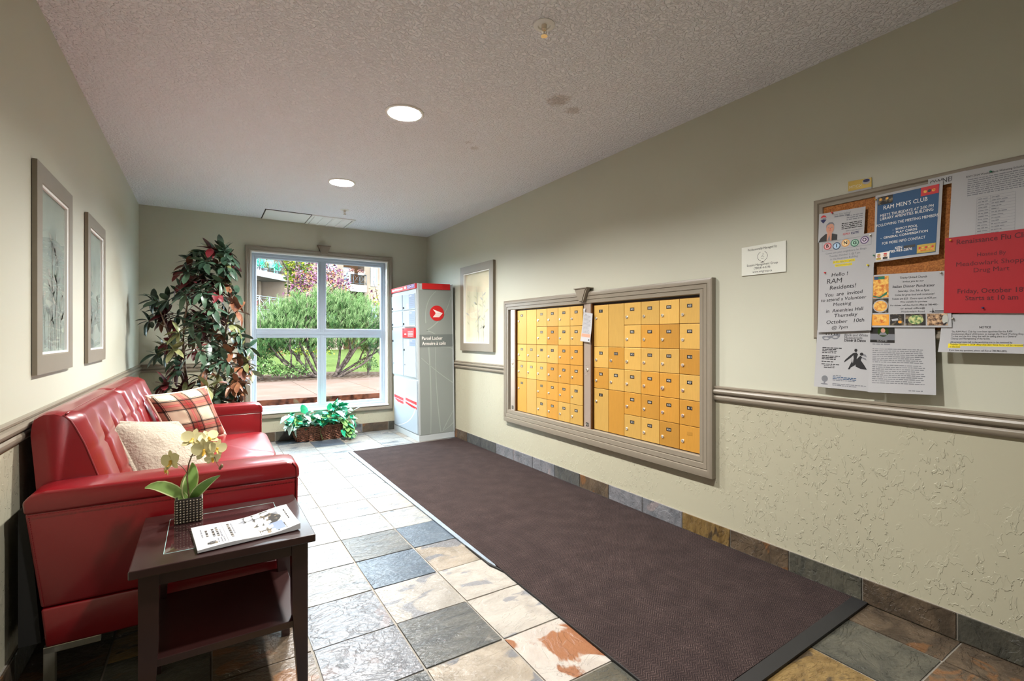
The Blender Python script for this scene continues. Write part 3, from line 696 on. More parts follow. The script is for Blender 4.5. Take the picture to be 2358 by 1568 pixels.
def bank(label, ycols, z0, z1, rows, y_frame):
    """ycols run away from the near end: ycols[0] is the far (left) edge"""
    t = thing('mailbox_unit', label, 'mailboxes', (W, (ycols[0]+ycols[-1])/2, z0), 'wall mailbox units')
    o = MB(); o.box((W-.006, ycols[0]+.003, z0-.004), (W-.001, ycols[-1]-.003, z1+.004)); o.build('box_frame', 'brass_dark', t)
    hr = (z1-z0)/6
    for c in range(6):
        ya, yb = ycols[c], ycols[c+1]; w = ya-yb; r = 0
        while r < 6:
            span = 2 if (c < 2 and r in (0, 4)) else 1
            txt = rows[r][c]; zt = z1-hr*r; zb = zt-hr*span
            yc = (ya+yb)/2
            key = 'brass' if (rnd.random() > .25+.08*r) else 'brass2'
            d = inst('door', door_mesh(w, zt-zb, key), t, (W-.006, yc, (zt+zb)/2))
            if txt is not None:
                worn = txt.startswith('~'); tx = txt.strip('~')
                inst('number_plate', plate_mesh(tx, worn), d, (W-.014, yc+.002, zt-hr*.30))
                if tx == '' and not worn: d.children[0].data = MB().bbox((-.0008, -.0185, -.0105), (0, .0185, .0105), .0006).mesh('number_plate', ['brass2'])
                inst('lock', lockm, d, (W-.0138, ya-w*.17, zt-hr*.635), (rnd.uniform(-.8, .8), 0, 0), 1.25 if tx == '406' else 1)
            r += span
    return t
LR = [['~1', None, '~101', '102', '103', '104'], [None, None, '~105', '106', '107', '108'], ['~109', '~110', '111', '112', '201', '202'],
      ['~203', '~204', '~205', '206', '207', '208'], ['~', None, '~', '209', '210', '211'], [None, None, '212', '213', '214', '301']]
RR = [['2', None, '302', '303', '304', '305'], [None, None, '306', '307', '308', '309'], ['310', '311', '312', '313', '314', '401'],
      ['402', '403', '404', '405', '406', '407'], ['3', None, '408', '409', '410', '411'], [None, None, '412', '413', '414', '']]
bank('bank of gold mailbox doors left of the middle pillar, toward the parcel locker', [3.732-.1517*k for k in range(7)], .477, 1.389, LR, 0)
bank('bank of gold mailbox doors right of the middle pillar, toward the notice board', [2.697-.1519*k for k in range(7)], .477, 1.383, RR, 0)
for k, (ya, yb) in enumerate(((3.824, 3.752), (2.790, 2.716))):
    t = thing('mailbox_pillar', ['champagne aluminium lock pillar at the left end of the mailboxes', 'champagne aluminium lock pillar between the two mailbox banks'][k], 'pillar', (W, (ya+yb)/2, .47), 'mailbox pillars')
    o = MB(); o.bbox((W-.030, yb, .472), (W-.008, ya, 1.398), .002, 0); o.build('channel', 'alu', t)
    o = MB(); o.box((W-.027, yb-.014, .474), (W-.002, yb+.001, 1.396)); o.build('side_flange', 'brass_dark', t)
    ym = (ya+yb)/2
    inst('lock', lockm, t, (W-.0295, ym, .907), None, 1.1)
    for dy in (-.013, .013):
        for dz in (-.034, .034): q = MB(); q.lathe([(.0032, 0), (.0032, -.0015), (.001, -.0026)], (W-.0298, ym+dy, .907+dz), 10, axis='x'); q.build('rivet', 'lockm', t)
    q = MB(); q.box((W-.0306, ym-.016, .488), (W-.0300, ym+.016, .516), 0)
    for dy, dz, w_, h_ in ((-.009, .005, .008, .006), (.006, .006, .010, .004), (0, -.004, .012, .005), (-.010, -.008, .006, .003), (.011, -.003, .004, .008)): q.box((W-.0310, ym+dy-w_/2, .502+dz-h_/2), (W-.0306, ym+dy+w_/2, .502+dz+h_/2), 1)
    q.build('maker_emblem', ['black', 'lockm'], t)
o = MB(); o.box((W-.004, 1.784, .462), (W-.0005, 3.858, 1.400)); struct(o.build('trim_mailbox_shade', 'gap_shade'))  # flat dark sheet, painted shade in the gaps round the mailboxes

# ------------------------------------------------------------------ sheets
def sheet(name, label, cat, x, corners, mats, draw, curl=.006, wave=0., group=None, n=10):
    """corners (y,z): top-left, top-right, bottom-right, bottom-left as seen from the room; x = distance of the sheet from the wall"""
    TL, TR, BR, BL = corners
    wd = math.dist(TL, TR); ht = math.dist(TL, BL)
    def P(u, v, h=0):                                               # u to the right 0..1, v up 0..1
        a = [(BL[i]+(BR[i]-BL[i])*u)*(1-v)+(TL[i]+(TR[i]-TL[i])*u)*v for i in range(2)]
        return (W-x-curl*(1-v)**2-wave*sin(pi*u)*(1-v)-h, a[0], a[1])
    mb = MB(); mb.grid(lambda u, v: P(u, v, .0), n, n)
    b = len(mb.v); mb.grid(lambda u, v: P(u, v, -.0003), n, n)
    F = lambda u, v: P(u/wd, v/ht, .0004)
    draw(mb, F, wd, ht)
    mb.f = mb.f; o = mb.build(name, mats, None, loc=(W-x, (TL[0]+BR[0])/2, BL[1]), smooth=True, fix=False)
    return tag(o, label, cat, group)
def quad(mb, F, u0, v0, u1, v1, mi, n=6, h=0):
    def G(a, b):
        p = F(u0+(u1-u0)*a, v0+(v1-v0)*b); return (p[0]-h, p[1], p[2])
    mb.grid(G, n, n, mi)
def poly(mb, F, pts, mi, h=0):
    vs = [F(*p) for p in pts]; mb.add([(p[0]-h, p[1], p[2]) for p in vs], [tuple(range(len(vs)))], mi)
def disc(mb, F, c, r, mi, n=20, h=0, ry=None): poly(mb, F, [(c[0]+r*cos(2*pi*k/n), c[1]+(ry or r)*sin(2*pi*k/n)) for k in range(n)], mi, h)
def words(mb, F, u0, u1, v, hgt, mi, seed, align='l', wob=0, dens=.8):
    """a line of type too small to read: word-long marks"""
    r = random.Random(seed); u = u0
    while u < u1-.004:
        w = min(r.uniform(.004, .014)*hgt/.003, u1-u); quad(mb, F, u, v, u+w, v+hgt*r.uniform(.65, 1), mi, 1); u += w+hgt*.55
def lines(mb, F, u0, u1, v_top, v_bot, count, hgt, mi, seed=1, center=False, ragged=.1):
    r = random.Random(seed)
    for k in range(count):
        v = v_top-(v_top-v_bot)*(k/max(1, count-1)); e = r.uniform(0, ragged)*(u1-u0)
        words(mb, F, u0+(e/2 if center else 0), u1-(e/2 if center else e), v, hgt, mi, seed*31+k)

# management company plate
def d_sign(mb, F, w, h):
    put_text(mb, 'Professionally Managed by', .0165, (w*.48, h*.84), F, 1, width=w*.66)
    put_text(mb, 'Esquire Management Group', .0165, (w*.48, h*.30), F, 1, width=w*.70)
    put_text(mb, '(780)414-0296', .0165, (w*.48, h*.185), F, 1, width=w*.37)
    put_text(mb, 'www.emgroup.ca', .0165, (w*.48, h*.065), F, 1, width=w*.44)
    c = (w*.49, h*.60)
    for s in (-1, 1):                                               # laurel: two arcs of leaves
        for k in range(9):
            a = -pi/2+s*(.25+k*.27); rr = .0265; q = (c[0]+rr*cos(a), c[1]+rr*sin(a)*.95); ta = a+s*pi/2+s*.25
            poly(mb, F, [(q[0], q[1]), (q[0]+.006*cos(ta)+.0017*cos(a), q[1]+.006*sin(ta)+.0017*sin(a)), (q[0]+.0085*cos(ta), q[1]+.0085*sin(ta)), (q[0]+.005*cos(ta)-.0012*cos(a), q[1]+.005*sin(ta)-.0012*sin(a))], 1)
    poly(mb, F, [(c[0]-.013, c[1]-.031), (c[0]+.013, c[1]-.031), (c[0]+.002, c[1]-.026), (c[0]-.002, c[1]-.026)], 1)
    pts = [(c[0]+.009*cos(a)*(1 if k < 14 else .7), c[1]-.006+.006*sin(a)) for k, a in enumerate([k*.42 for k in range(16)])]
    for k in range(len(pts)-1): a, b = pts[k], pts[k+1]; poly(mb, F, [a, b, (b[0], b[1]+.0013), (a[0], a[1]+.0013)], 1)
    pts = [(c[0]-.004, c[1]+.002), (c[0]+.003, c[1]+.008), (c[0]+.001, c[1]+.015), (c[0]+.004, c[1]+.011)]
    for k in range(3): a, b = pts[k], pts[k+1]; poly(mb, F, [a, b, (b[0]+.0014, b[1]), (a[0]+.0014, a[1])], 1)
sg = sheet('sign_plate', 'small white management company plate on the wall between mailboxes and notice board', 'sign', .006, [(1.540, 1.629), (1.306, 1.631), (1.306, 1.477), (1.540, 1.479)], ['paper_warm', 'ink'], d_sign, 0, 0)
o = MB(); o.box((W-.0055, 1.306, 1.478), (W-.0005, 1.540, 1.630)); o.build('backing', 'steel', sg)

# notice board
t = thing('notice_board', 'cork notice board in a taupe frame covered with flyers', 'notice board', (W, .55, 1.146))
o = MB(); BY0, BY1, BZ0, BZ1 = -.10, 1.169, 1.146, 1.790
ring(o, onR, BY0, BY1, BZ0, BZ1, [(0, 0), (0, .022), (.006, .026), (.016, .024), (.022, .018), (.036, .016), (.038, .009), (.038, 0)]); o.build('frame', 'trim', t, angle=30)
o = MB(); o.box((W-.010, BY0+.03, BZ0+.03), (W-.001, BY1-.03, BZ1-.03)); o.build('cork_panel', 'cork', t)
XS = .030
# realtor flyer
def d_realtor(mb, F, w, h):
    put_text(mb, 'Are You Selling?', .013, (w*.52, h*.86), F, 3, width=w*.36)
    words(mb, F, w*.35, w*.70, h*.80, .005, 3, 5)
    lines(mb, F, w*.62, w*.97, h*.77, h*.63, 3, .0045, 3, 9); lines(mb, F, w*.52, w*.97, h*.52, h*.34, 4, .0045, 2, 12); words(mb, F, w*.62, w*.96, h*.25, .003, 3, 2)
    put_text(mb, 'RE/MAX', .0135, (w*.635, h*.13), F, 4, width=w*.15, bold=.02, align='c'); put_text(mb, 'ELITE', .0135, (w*.815, h*.13), F, 5, width=w*.16, bold=.02)
    # balloon
    c = (w*.105, h*.80)
    poly(mb, F, [(c[0]-.013, c[1]+.004), (c[0]-.009, c[1]+.014), (c[0], c[1]+.018), (c[0]+.009, c[1]+.014), (c[0]+.013, c[1]+.004), (c[0]+.009, c[1]+.007), (c[0], c[1]+.009), (c[0]-.009, c[1]+.007)], 4)
    quad(mb, F, c[0]-.011, c[1]+.0005, c[0]+.011, c[1]+.0035, 3, 1)
    poly(mb, F, [(c[0]-.013, c[1]-.004), (c[0], c[1]-.001), (c[0]+.013, c[1]-.004), (c[0]+.006, c[1]-.013), (c[0], c[1]-.020), (c[0]-.006, c[1]-.013)], 5)
    # portrait photograph
    poly(mb, F, [(0.001, .001), (w*.435, .001), (w*.435, h*.19), (w*.33, h*.25), (w*.17, h*.27), (w*.06, h*.15)], 2)
    poly(mb, F, [(w*.20, .001), (w*.31, .001), (w*.31, h*.24), (w*.20, h*.28)], 6, .0002); poly(mb, F, [(w*.215, h*.02), (w*.28, h*.02), (w*.26, h*.22)], 3, .0003)
    disc(mb, F, (w*.265, h*.44), w*.088, 6, 20, .0003, h*.19); 
    poly(mb, F, [(w*.175, h*.46), (w*.18, h*.58), (w*.24, h*.655), (w*.31, h*.65), (w*.355, h*.57), (w*.352, h*.50), (w*.335, h*.575), (w*.27, h*.60), (w*.20, h*.56)], 7, .0005)
    poly(mb, F, [(w*.225, h*.24), (w*.31, h*.24), (w*.30, h*.34), (w*.23, h*.34)], 6, .0004)
    for q in (.235, .305): disc(mb, F, (w*q, h*.47), .0028, 7, 8, .0006, .0016)
    quad(mb, F, w*.245, h*.35, w*.295, h*.362, 4, 1, .0006); quad(mb, F, w*.264, h*.40, w*.276, h*.46, 8, 1, .0006)
tag(sheet('flyer', 'white estate agent flyer with a portrait in the top left corner of the board', 'flyer', .0285, [(1.142, 1.722), (.955, 1.716), (.961, 1.590), (1.146, 1.590)], ['paper', 'ink', 'black', 'ink_grey', 'redtxt', 'navy', 'skin', 'ink_grey', 'redtxt'], d_realtor, .002), group='flyers on the notice board')
# bingo sheet
def d_bingo(mb, F, w, h):
    cols = [4, 5, 6, 7, 8]; cx = [.165, .335, .50, .665, .835]; cy = [.855, .83, .865, .835, .865]
    q = (w*.06, h*.745, w*.95, h*.955)
    for a in ((q[0], q[1], q[2], q[1]+.0008), (q[0], q[3]-.0008, q[2], q[3]), (q[0], q[1], q[0]+.0008, q[3]), (q[2]-.0008, q[1], q[2], q[3])): quad(mb, F, *a, 3, 2)
    for k, ch in enumerate('BINGO'):
        c = (w*cx[k], h*cy[k]); disc(mb, F, c, .0160, cols[k], 24, .0002); disc(mb, F, c, .0128, 0, 24, .0004); disc(mb, F, c, .0116, [15, 16, 17, 18, 19][k], 24, .0006)
        put_text(mb, ch, .0205, (c[0], c[1]-.006), lambda u, v: (lambda p: (p[0]-.0008, p[1], p[2]))(F(u, v)), 1, bold=.03)
    put_text(mb, "Come join your neighbours for Bingo", .012, (w*.50, h*.665), F, 2, width=w*.74)
    put_text(mb, 'Tuesday, October 1, @ 7 pm', .012, (w*.48, h*.59), F, 2, width=w*.56)
    put_text(mb, 'in the Amenities Building', .012, (w*.47, h*.52), F, 2, width=w*.50)
    quad(mb, F, w*.27, h*.435, w*.67, h*.492, 14, 4); quad(mb, F, w*.31, h*.355, w*.62, h*.410, 14, 4)
    put_text(mb, '$1.00 a night for 5 games', .011, (w*.47, h*.45), lambda u, v: (lambda p: (p[0]-.0004, p[1], p[2]))(F(u, v)), 3, width=w*.38)
    put_text(mb, 'Everyone Welcome!', .011, (w*.465, h*.37), lambda u, v: (lambda p: (p[0]-.0004, p[1], p[2]))(F(u, v)), 3, width=w*.28)
tag(sheet('flyer', 'white bingo flyer with five coloured lettered balls', 'flyer', XS, [(1.141, 1.596), (.922, 1.600), (.924, 1.400), (1.142, 1.400)],
    ['paper', 'ink', 'ink_grey', 'ink_grey', 'redtxt', 'blue_print', 'orange', 'green', 'purple', 'skin', 'logo_white', 'gold_card', 'art_sage', 'art_grey', 'yellow_hl', 'tint_r', 'tint_b', 'tint_o', 'tint_g', 'tint_p'], d_bingo, .001), group='flyers on the notice board')
# handwritten sheet
def d_hello(mb, F, w, h):
    for txt, u, v, wd, s, rt in (('Hello !', .40, .885, .30, .022, .04), ('RAM', .30, .775, .28, .030, .03), ('Residents!', .46, .68, .48, .025, .04), ('You  are  invited', .47, .575, .70, .022, .05),
                             ('to attend a Volunteer', .47, .495, .84, .020, .03), ('Meeting', .46, .415, .33, .020, .03), ('in  Amenities Hall', .50, .315, .68, .021, .03), ('Thursday', .53, .235, .43, .021, .03),
                             ('October   10th', .52, .135, .70, .022, .03), ('@ 7pm', .43, .045, .30, .019, .02)):
        put_text(mb, txt, s*1.05, (w*u, h*v), F, 1, width=w*wd, bold=.004, shear=.12, rot=rt, res=3)
sheet('handwritten_notice', 'white sheet handwritten in black marker inviting residents to a volunteer meeting', 'notice', .0325, [(1.141, 1.462), (.924, 1.457), (.930, 1.183), (1.144, 1.176)], ['paper', 'ink'], d_hello, .008)
# blue club poster
def d_men(mb, F, w, h):
    m_ = .010; quad(mb, F, m_*.8, m_, w-m_, h-m_*1.0, 1, 8)
    G = lambda u, v: (lambda p: (p[0]-.0005, p[1], p[2]))(F(u, v))
    for txt, u, v, wd, s in (("RAM MEN'S CLUB", .47, .765, .66, .0235), ('MEETS THURSDAYS AT 2:00 PM', .49, .665, .80, .016), ('LIBRARY AMENITIES BUILDING', .49, .615, .80, .016), ('FOLLOWING THE MEETING MEMBERS', .50, .525, .93, .0155),
                             ('-  SHOOT POOL', .49, .430, .38, .0125), ('-  PLAY CARDS', .49, .382, .37, .0125), ('-  GENERAL CONVERSATION', .47, .332, .72, .0125), ('FOR MORE INFO CONTACT', .47, .245, .66, .0155), ('KEN', .41, .150, .11, .015), ('780-983-2876', .44, .108, .36, .015)):
        put_text(mb, txt, s, (w*u, h*v), G, 2, width=w*wd, bold=.01)
    quad(mb, G, w*.49, h*.147, w*.66, h*.182, 3, 1, .0003)
    quad(mb, G, w*.05, h*.845, w*.28, h*.965, 4, 3, .0002); quad(mb, G, w*.70, h*.845, w*.95, h*.965, 5, 3, .0002)
    quad(mb, G, w*.04, h*.025, w*.27, h*.135, 2, 3, .0002); quad(mb, G, w*.69, h*.045, w*.95, h*.165, 6, 3, .0002)
    for k in range(4): disc(mb, G, (w*(.09+.05*k), h*.925), .0055, 3 if k % 2 else 7, 10, .0004)
    for k in range(3): disc(mb, G, (w*(.76+.06*k), h*.90), .006, 3 if k % 2 else 7, 10, .0004)
    for k in range(2): disc(mb, G, (w*(.09+.11*k), h*.085), .007, 8, 12, .0004); disc(mb, G, (w*(.09+.11*k), h*.110), .007, 6 if k == 0 else 5, 10, .0005, .003); quad(mb, G, w*(.05+.11*k), h*.03, w*(.13+.11*k), h*.06, 6 if k == 0 else 3, 1, .0005)
    quad(mb, G, w*.71, h*.07, w*.93, h*.10, 7, 1, .0004)
    for k in range(5): disc(mb, G, (w*(.73+.045*k), h*.12), .004, 7 if k % 2 else 5, 8, .0005)
tag(sheet('poster', 'blue club poster with white capital lettering and small pictures in its corners', 'poster', .031, [(.918, 1.752), (.695, 1.757), (.707, 1.475), (.924, 1.470)],
    ['paper', 'blue_print', 'logo_white', 'black', 'food_dark', 'redtxt', 'gold_card', 'food1', 'skin'], d_men, .003, .008), group='flyers on the notice board')
# OWNER sticker strip
def d_owner(mb, F, w, h): put_text(mb, 'OWNERS', .026, (.006, h*.26), F, 1, width=.084, bold=.02, align='l')
sheet('header_strip', 'white strip lettered in black capitals tucked at the top of the board', 'sign', .027, [(.742, 1.775), (.630, 1.777), (.630, 1.742), (.742, 1.739)], ['paper', 'ink'], d_owner, 0)
# watering schedule
def d_sched(mb, F, w, h):
    put_text(mb, 'RAM 2024 Weekly Plant Watering Schedule', .010, (w*.52, h*.905), F, 1, width=w*.68, bold=.01)
    lines(mb, F, w*.20, w*.93, h*.87, h*.665, 9, .0036, 2, 3, ragged=.08)
    u0, u1, v1, v0 = w*.32, w*.75, h*.62, h*.02
    for k in range(17): v = v1-(v1-v0)*k/16; quad(mb, F, u0, v, u1, v+.0006, 3, 2)
    for u in (u0, u0+.035, u1): quad(mb, F, u, v0, u+.0006, v1, 3, 2)
    for k in range(16):
        v = v1-(v1-v0)*(k+.72)/16; words(mb, F, u0+.004, u0+.031, v, .0035, 2, 50+k); words(mb, F, u0+.039, u0+.039+.02+(k*7 % 4)*.007, v, .0035, 2, 80+k)
tag(sheet('schedule_sheet', 'white sheet with a typed paragraph and a table, half behind the red flyer', 'notice', .030, [(.668, 1.776), (.440, 1.772), (.440, 1.490), (.680, 1.490)], ['paper', 'ink', 'ink_grey', 'ink_grey'], d_sched, .001), group='flyers on the notice board')
# red flyer
def d_red(mb, F, w, h):
    for txt, u, v, wd, s, mi in (('Renaissance Flu Clinic', .53, .90, .80, .026, 1), ('Hosted By', .50, .72, .29, .020, 2), ('Meadowlark Shoppers', .53, .61, .80, .023, 2), ('Drug Mart', .50, .52, .36, .023, 2), ('Friday, October 18', .48, .255, .66, .024, 1), ('th', .83, .285, .04, .012, 1), ('Starts at 10 am', .50, .165, .53, .024, 1)):
        put_text(mb, txt, s, (w*u, h*v), F, mi, width=w*wd, bold=.012 if mi == 1 else 0)
tag(sheet('flyer', 'bright red clinic flyer with dark lettering at the right of the board', 'flyer', .034, [(.688, 1.533), (.428, 1.530), (.428, 1.236), (.692, 1.248)], ['red_paper', 'ink_on_red', 'ink_on_red'], d_red, .002), group='flyers on the notice board')
# dinner flyer
def d_ital(mb, F, w, h):
    G = lambda u, v: (lambda p: (p[0]-.0003, p[1], p[2]))(F(u, v))
    for txt, u, v, wd, s in (('Trinity United Church', .55, .90, .35, .012), ('invites you to our', .55, .83, .27, .011), ('Italian Dinner Fundraiser', .55, .735, .54, .0155), ('Saturday, Oct. 5th at 5pm', .55, .655, .40, .011), ('Come for great food and community!', .56, .585, .50, .011),
                             ('Tickets are $25   Doors open at 4:30 pm', .55, .515, .56, .0105), ('Wine available for purchase', .55, .455, .34, .010), ('For tickets, call the church office at 780-483-', .55, .395, .60, .0095), ('or email office@', .54, .335, .31, .0095), ('Meadowlark Road', .54, .275, .29, .010)):
        put_text(mb, txt, s, (w*u, h*v), F, 1, width=w*wd, bold=.006, shear=.1)
    quad(mb, G, .002, h*.565, w*.225, h*.97, 2, 3); quad(mb, G, .002, h*.275, w*.225, h*.545, 5, 3)
    quad(mb, G, w*.02, h*.905, w*.08, h*.965, 6, 1, .0003); quad(mb, G, w*.08, h*.91, w*.17, h*.965, 7, 1, .0003)
    disc(mb, G, (w*.11, h*.74), w*.088, 2, 16, .0004, h*.11); poly(mb, G, [(.003, h*.61), (w*.10, h*.575), (w*.21, h*.68), (w*.20, h*.62), (w*.11, h*.555), (.003, h*.585)], 7, .0005)
    disc(mb, G, (w*.115, h*.40), w*.105, 0, 18, .0003, h*.12); disc(mb, G, (w*.115, h*.40), w*.092, 2, 18, .0005, h*.10)
    b = [(.0, .235), (.245, .435), (.445, .70), (.715, .955)]
    for k, (a0, a1) in enumerate(b): quad(mb, G, w*a0+.001, h*.035, w*a1, h*.245, [8, 5, 5, 4][k], 3)
    poly(mb, G, [(w*.03, h*.23), (w*.20, h*.23), (w*.205, h*.11), (w*.12, h*.065), (w*.03, h*.12)], 2, .0004)
    disc(mb, G, (w*.58, h*.14), w*.095, 3, 16, .0005, h*.085); poly(mb, G, [(w*.27, h*.15), (w*.35, h*.17), (w*.36, h*.13), (w*.28, h*.115)], 0, .0004); disc(mb, G, (w*.38, h*.10), w*.025, 8, 10, .0005)
    disc(mb, G, (w*.80, h*.15), w*.07, 4, 14, .0005, h*.08); disc(mb, G, (w*.93, h*.14), w*.035, 9, 12, .0004, h*.09)
    poly(mb, G, [(w*.90, h*.05), (w*.93, h*.085), (w*.955, h*.095), (w*.94, h*.06), (w*.915, h*.038)], 1, .0006)
    quad(mb, G, w*.81, h*.285, w*.925, h*.30, 1, 1); quad(mb, G, w*.80, h*.265, w*.93, h*.270, 1, 1); poly(mb, G, [(w*.775, h*.265), (w*.785, h*.31), (w*.789, h*.36), (w*.793, h*.31), (w*.81, h*.265)], 1); quad(mb, G, w*.75, h*.278, w*.775, h*.286, 1, 1)
tag(sheet('flyer', 'white church dinner flyer edged with food photographs', 'flyer', .0315, [(.927, 1.418), (.676, 1.409), (.668, 1.192), (.930, 1.196)], ['paper', 'ink', 'food1', 'food2', 'food3', 'food_dark', 'blue_print', 'green', 'orange', 'art_grey'], d_ital, .004), group='flyers on the notice board')
# masquerade sheet
def d_masq(mb, F, w, h):
    for k, tx in enumerate(('Black and White', 'Masquerade', 'Dinner & Dance')): put_text(mb, tx, .0165, (w*.52, h*(.905-.045*k)), F, 1, width=w*[.40, .31, .37][k], bold=.03, align='l')
    # mask
    c = (w*.27, h*.86); s = w*.17
    out = [(-1, .25), (-.8, .42), (-.5, .36), (-.15, .45), (.2, .55), (.6, .80), (1, .78), (.95, .3), (.7, -.05), (.35, -.1), (.1, .08), (-.1, .0), (-.3, -.28), (-.7, -.3), (-.95, .0)]
    poly(mb, F, [(c[0]+a*s, c[1]+b*s*.75) for a, b in out], 2)
    for a, b in ((-.5, .03), (.48, .25)): disc(mb, F, (c[0]+a*s, c[1]+b*s*.75), s*.27, 0, 14, .0004, s*.11)
    for k in range(5): a = (-.6+.3*k); poly(mb, F, [(c[0]+a*s, c[1]+.42*s), (c[0]+(a+.05)*s, c[1]+.72*s), (c[0]+(a+.12)*s, c[1]+.44*s)], 1)
    for g, (v0, n_, ln) in enumerate(((.69, 4, .36), (.55, 3, .36), (.45, 1, .22), (.405, 3, .33))):
        for k in range(n_): words(mb, F, w*(.12+(.05 if g == 3 and k else 0)), w*(.12+ln*(1 if k == 0 else .75)), h*(v0-.028*k), .0042, 1, g*9+k)
    # dancing couple
    c = (w*.72, h*.50); q = lambda a: [(c[0]+x*w*.01, c[1]+y*w*.01) for x, y in a]
    poly(mb, F, q([(-4, 14), (2, 16), (5, 12), (3, 5), (4, -4), (0, -10), (-6, -14), (-8, -18), (-11, -18), (-8, -10), (-5, -2), (-6, 6), (-16, -3), (-19, -5), (-17, 0), (-10, 8)]), 1)
    disc(mb, F, q([(1, 20)])[0], w*.026, 1, 12, .0004, w*.032)
    poly(mb, F, q([(4, 4), (9, 10), (12, 7), (10, 1), (16, -8), (21, -17), (10, -16), (2, -12), (1, -5)]), 1); disc(mb, F, q([(11, 13)])[0], w*.03, 1, 12, .0004)
    poly(mb, F, q([(11, 15), (18, 12), (20, 7), (15, 9), (12, 11)]), 2); poly(mb, F, q([(10, 8), (18, 5), (20, 1), (13, 4)]), 2); poly(mb, F, q([(-6, 6), (-3, 10), (-2, 4), (-3, -6)]), 0, .0005)
    c = (w*.20, h*.155); disc(mb, F, c, w*.06, 2, 18, 0, w*.065); disc(mb, F, (c[0], c[1]+.004), w*.045, 3, 14, .0004); quad(mb, F, c[0]-.003, c[1]-.022, c[0]+.003, c[1]-.008, 2, 1); disc(mb, F, (c[0], c[1]-.024), w*.07, 2, 14, 0, .003)
    for k in range(4): words(mb, F, w*.35, w*(.50 if k == 0 else .76), h*(.215-.026*k), .004, 4 if k in (1, 2) else 2, 60+k)
    for k in range(2): words(mb, F, w*.35, w*(.93-.15*k), h*(.075-.026*k), .004, 2, 70+k)
tag(sheet('flyer', 'white masquerade dance flyer with a mask and a dancing couple in black', 'flyer', .029, [(1.150, 1.185), (.928, 1.181), (.936, .922), (1.163, .925)], ['paper', 'ink', 'ink_grey', 'ink_light', 'blue_print'], d_masq, .004, .004), group='flyers on the notice board')
# letter
def d_letter(mb, F, w, h):
    quad(mb, F, w*.02, h*.745, w*.41, h*.985, 1, 4); quad(mb, F, w*.02, h*.785, w*.41, h*.875, 3, 2, .0002); disc(mb, F, (w*.23, h*.91), .020, 4, 18, .0004, .022)
    disc(mb, F, (w*.23, h*.925), .008, 5, 12, .0006, .010); poly(mb, F, [(w*.16, h*.855), (w*.30, h*.855), (w*.27, h*.895), (w*.19, h*.895)], 6, .0007)
    put_text(mb, 'LLOYD', .010, (w*.215, h*.76), lambda u, v: (lambda p: (p[0]-.0006, p[1], p[2]))(F(u, v)), 7, width=w*.16)
    words(mb, F, w*.06, w*.34, h*.715, .005, 3, 4)
    lines(mb, F, w*.06, w*.85, h*.645, h*.45, 8, .0038, 8, 21, ragged=.06); lines(mb, F, w*.06, w*.86, h*.405, h*.14, 10, .0038, 8, 22, ragged=.08); words(mb, F, w*.62, w*.82, h*.04, .004, 8, 3)
tag(sheet('letter', 'white typed letter with a dark portrait header hanging below the board', 'letter', .030, [(.942, 1.205), (.720, 1.196), (.713, .931), (.941, .920)], ['paper', 'black', 'ink', 'ink_grey', 'shrub_leaf', 'skin', 'ink_light', 'paper', 'ink_light'], d_letter, .012), group='flyers on the notice board')
# NOTICE
def d_notice(mb, F, w, h):
    G = lambda u, v: (lambda p: (p[0]-.0004, p[1], p[2]))(F(u, v))
    put_text(mb, 'NOTICE', .011, (w*.46, h*.62), F, 1, width=w*.115, bold=.02)
    for k, s in enumerate(("The RAM Men's Club has now been appointed by the RAM", 'Condominium Board of Directors to manage the Wood Working Shop.', 'To that end the first thing that will be taking place is a General', 'Cleanup and Reorganizing of the facility.')):
        put_text(mb, s, .0095, (w*.12, h*(.515-.06*k)), F, 1, width=w*[.60, .71, .64, .40][k], align='l')
    quad(mb, F, w*.10, h*.165, w*.83, h*.225, 2, 4); quad(mb, F, w*.10, h*.115, w*.23, h*.165, 2, 2)
    for k, s in enumerate(('All personal items left in the workshop are to be removed by', 'Tuesday October 1, 2024. After that date these items will be removed', 'to the trash.')): put_text(mb, s, .0095, (w*.12, h*(.245-.06*k)), G, 1, width=w*[.61, .71, .11][k], align='l')
    put_text(mb, 'If you have any questions, please call Ken at 780-983-2876.', .0095, (w*.12, h*.035), G, 1, width=w*.57, align='l')
tag(sheet('typed_notice', 'white typed notice with yellow highlighting below the red flyer', 'notice', .029, [(.698, 1.243), (.428, 1.242), (.430, 1.098), (.706, 1.098)], ['paper', 'ink', 'yellow_hl'], d_notice, .018), group='flyers on the notice board')
# gold card
def d_card(mb, F, w, h):
    quad(mb, F, 0.0, h*.24, w, h, 1, 2); put_text(mb, 'MTCX', .018, (w*.33, h*.42), lambda u, v: (lambda p: (p[0]-.0004, p[1], p[2]))(F(u, v)), 2, width=w*.55)
    disc(mb, F, (w*.78, h*.75), w*.17, 0, 16, .0004, h*.23); disc(mb, F, (w*.78, h*.82), w*.14, 3, 12, .0006, h*.13)
sheet('gold_card', 'small gold card stuck on the wall above the board frame', 'card', .004, [(1.032, 1.847), (.942, 1.842), (.942, 1.789), (1.032, 1.789)], ['paper', 'gold_card', 'plate_text', 'navy'], d_card, .001)
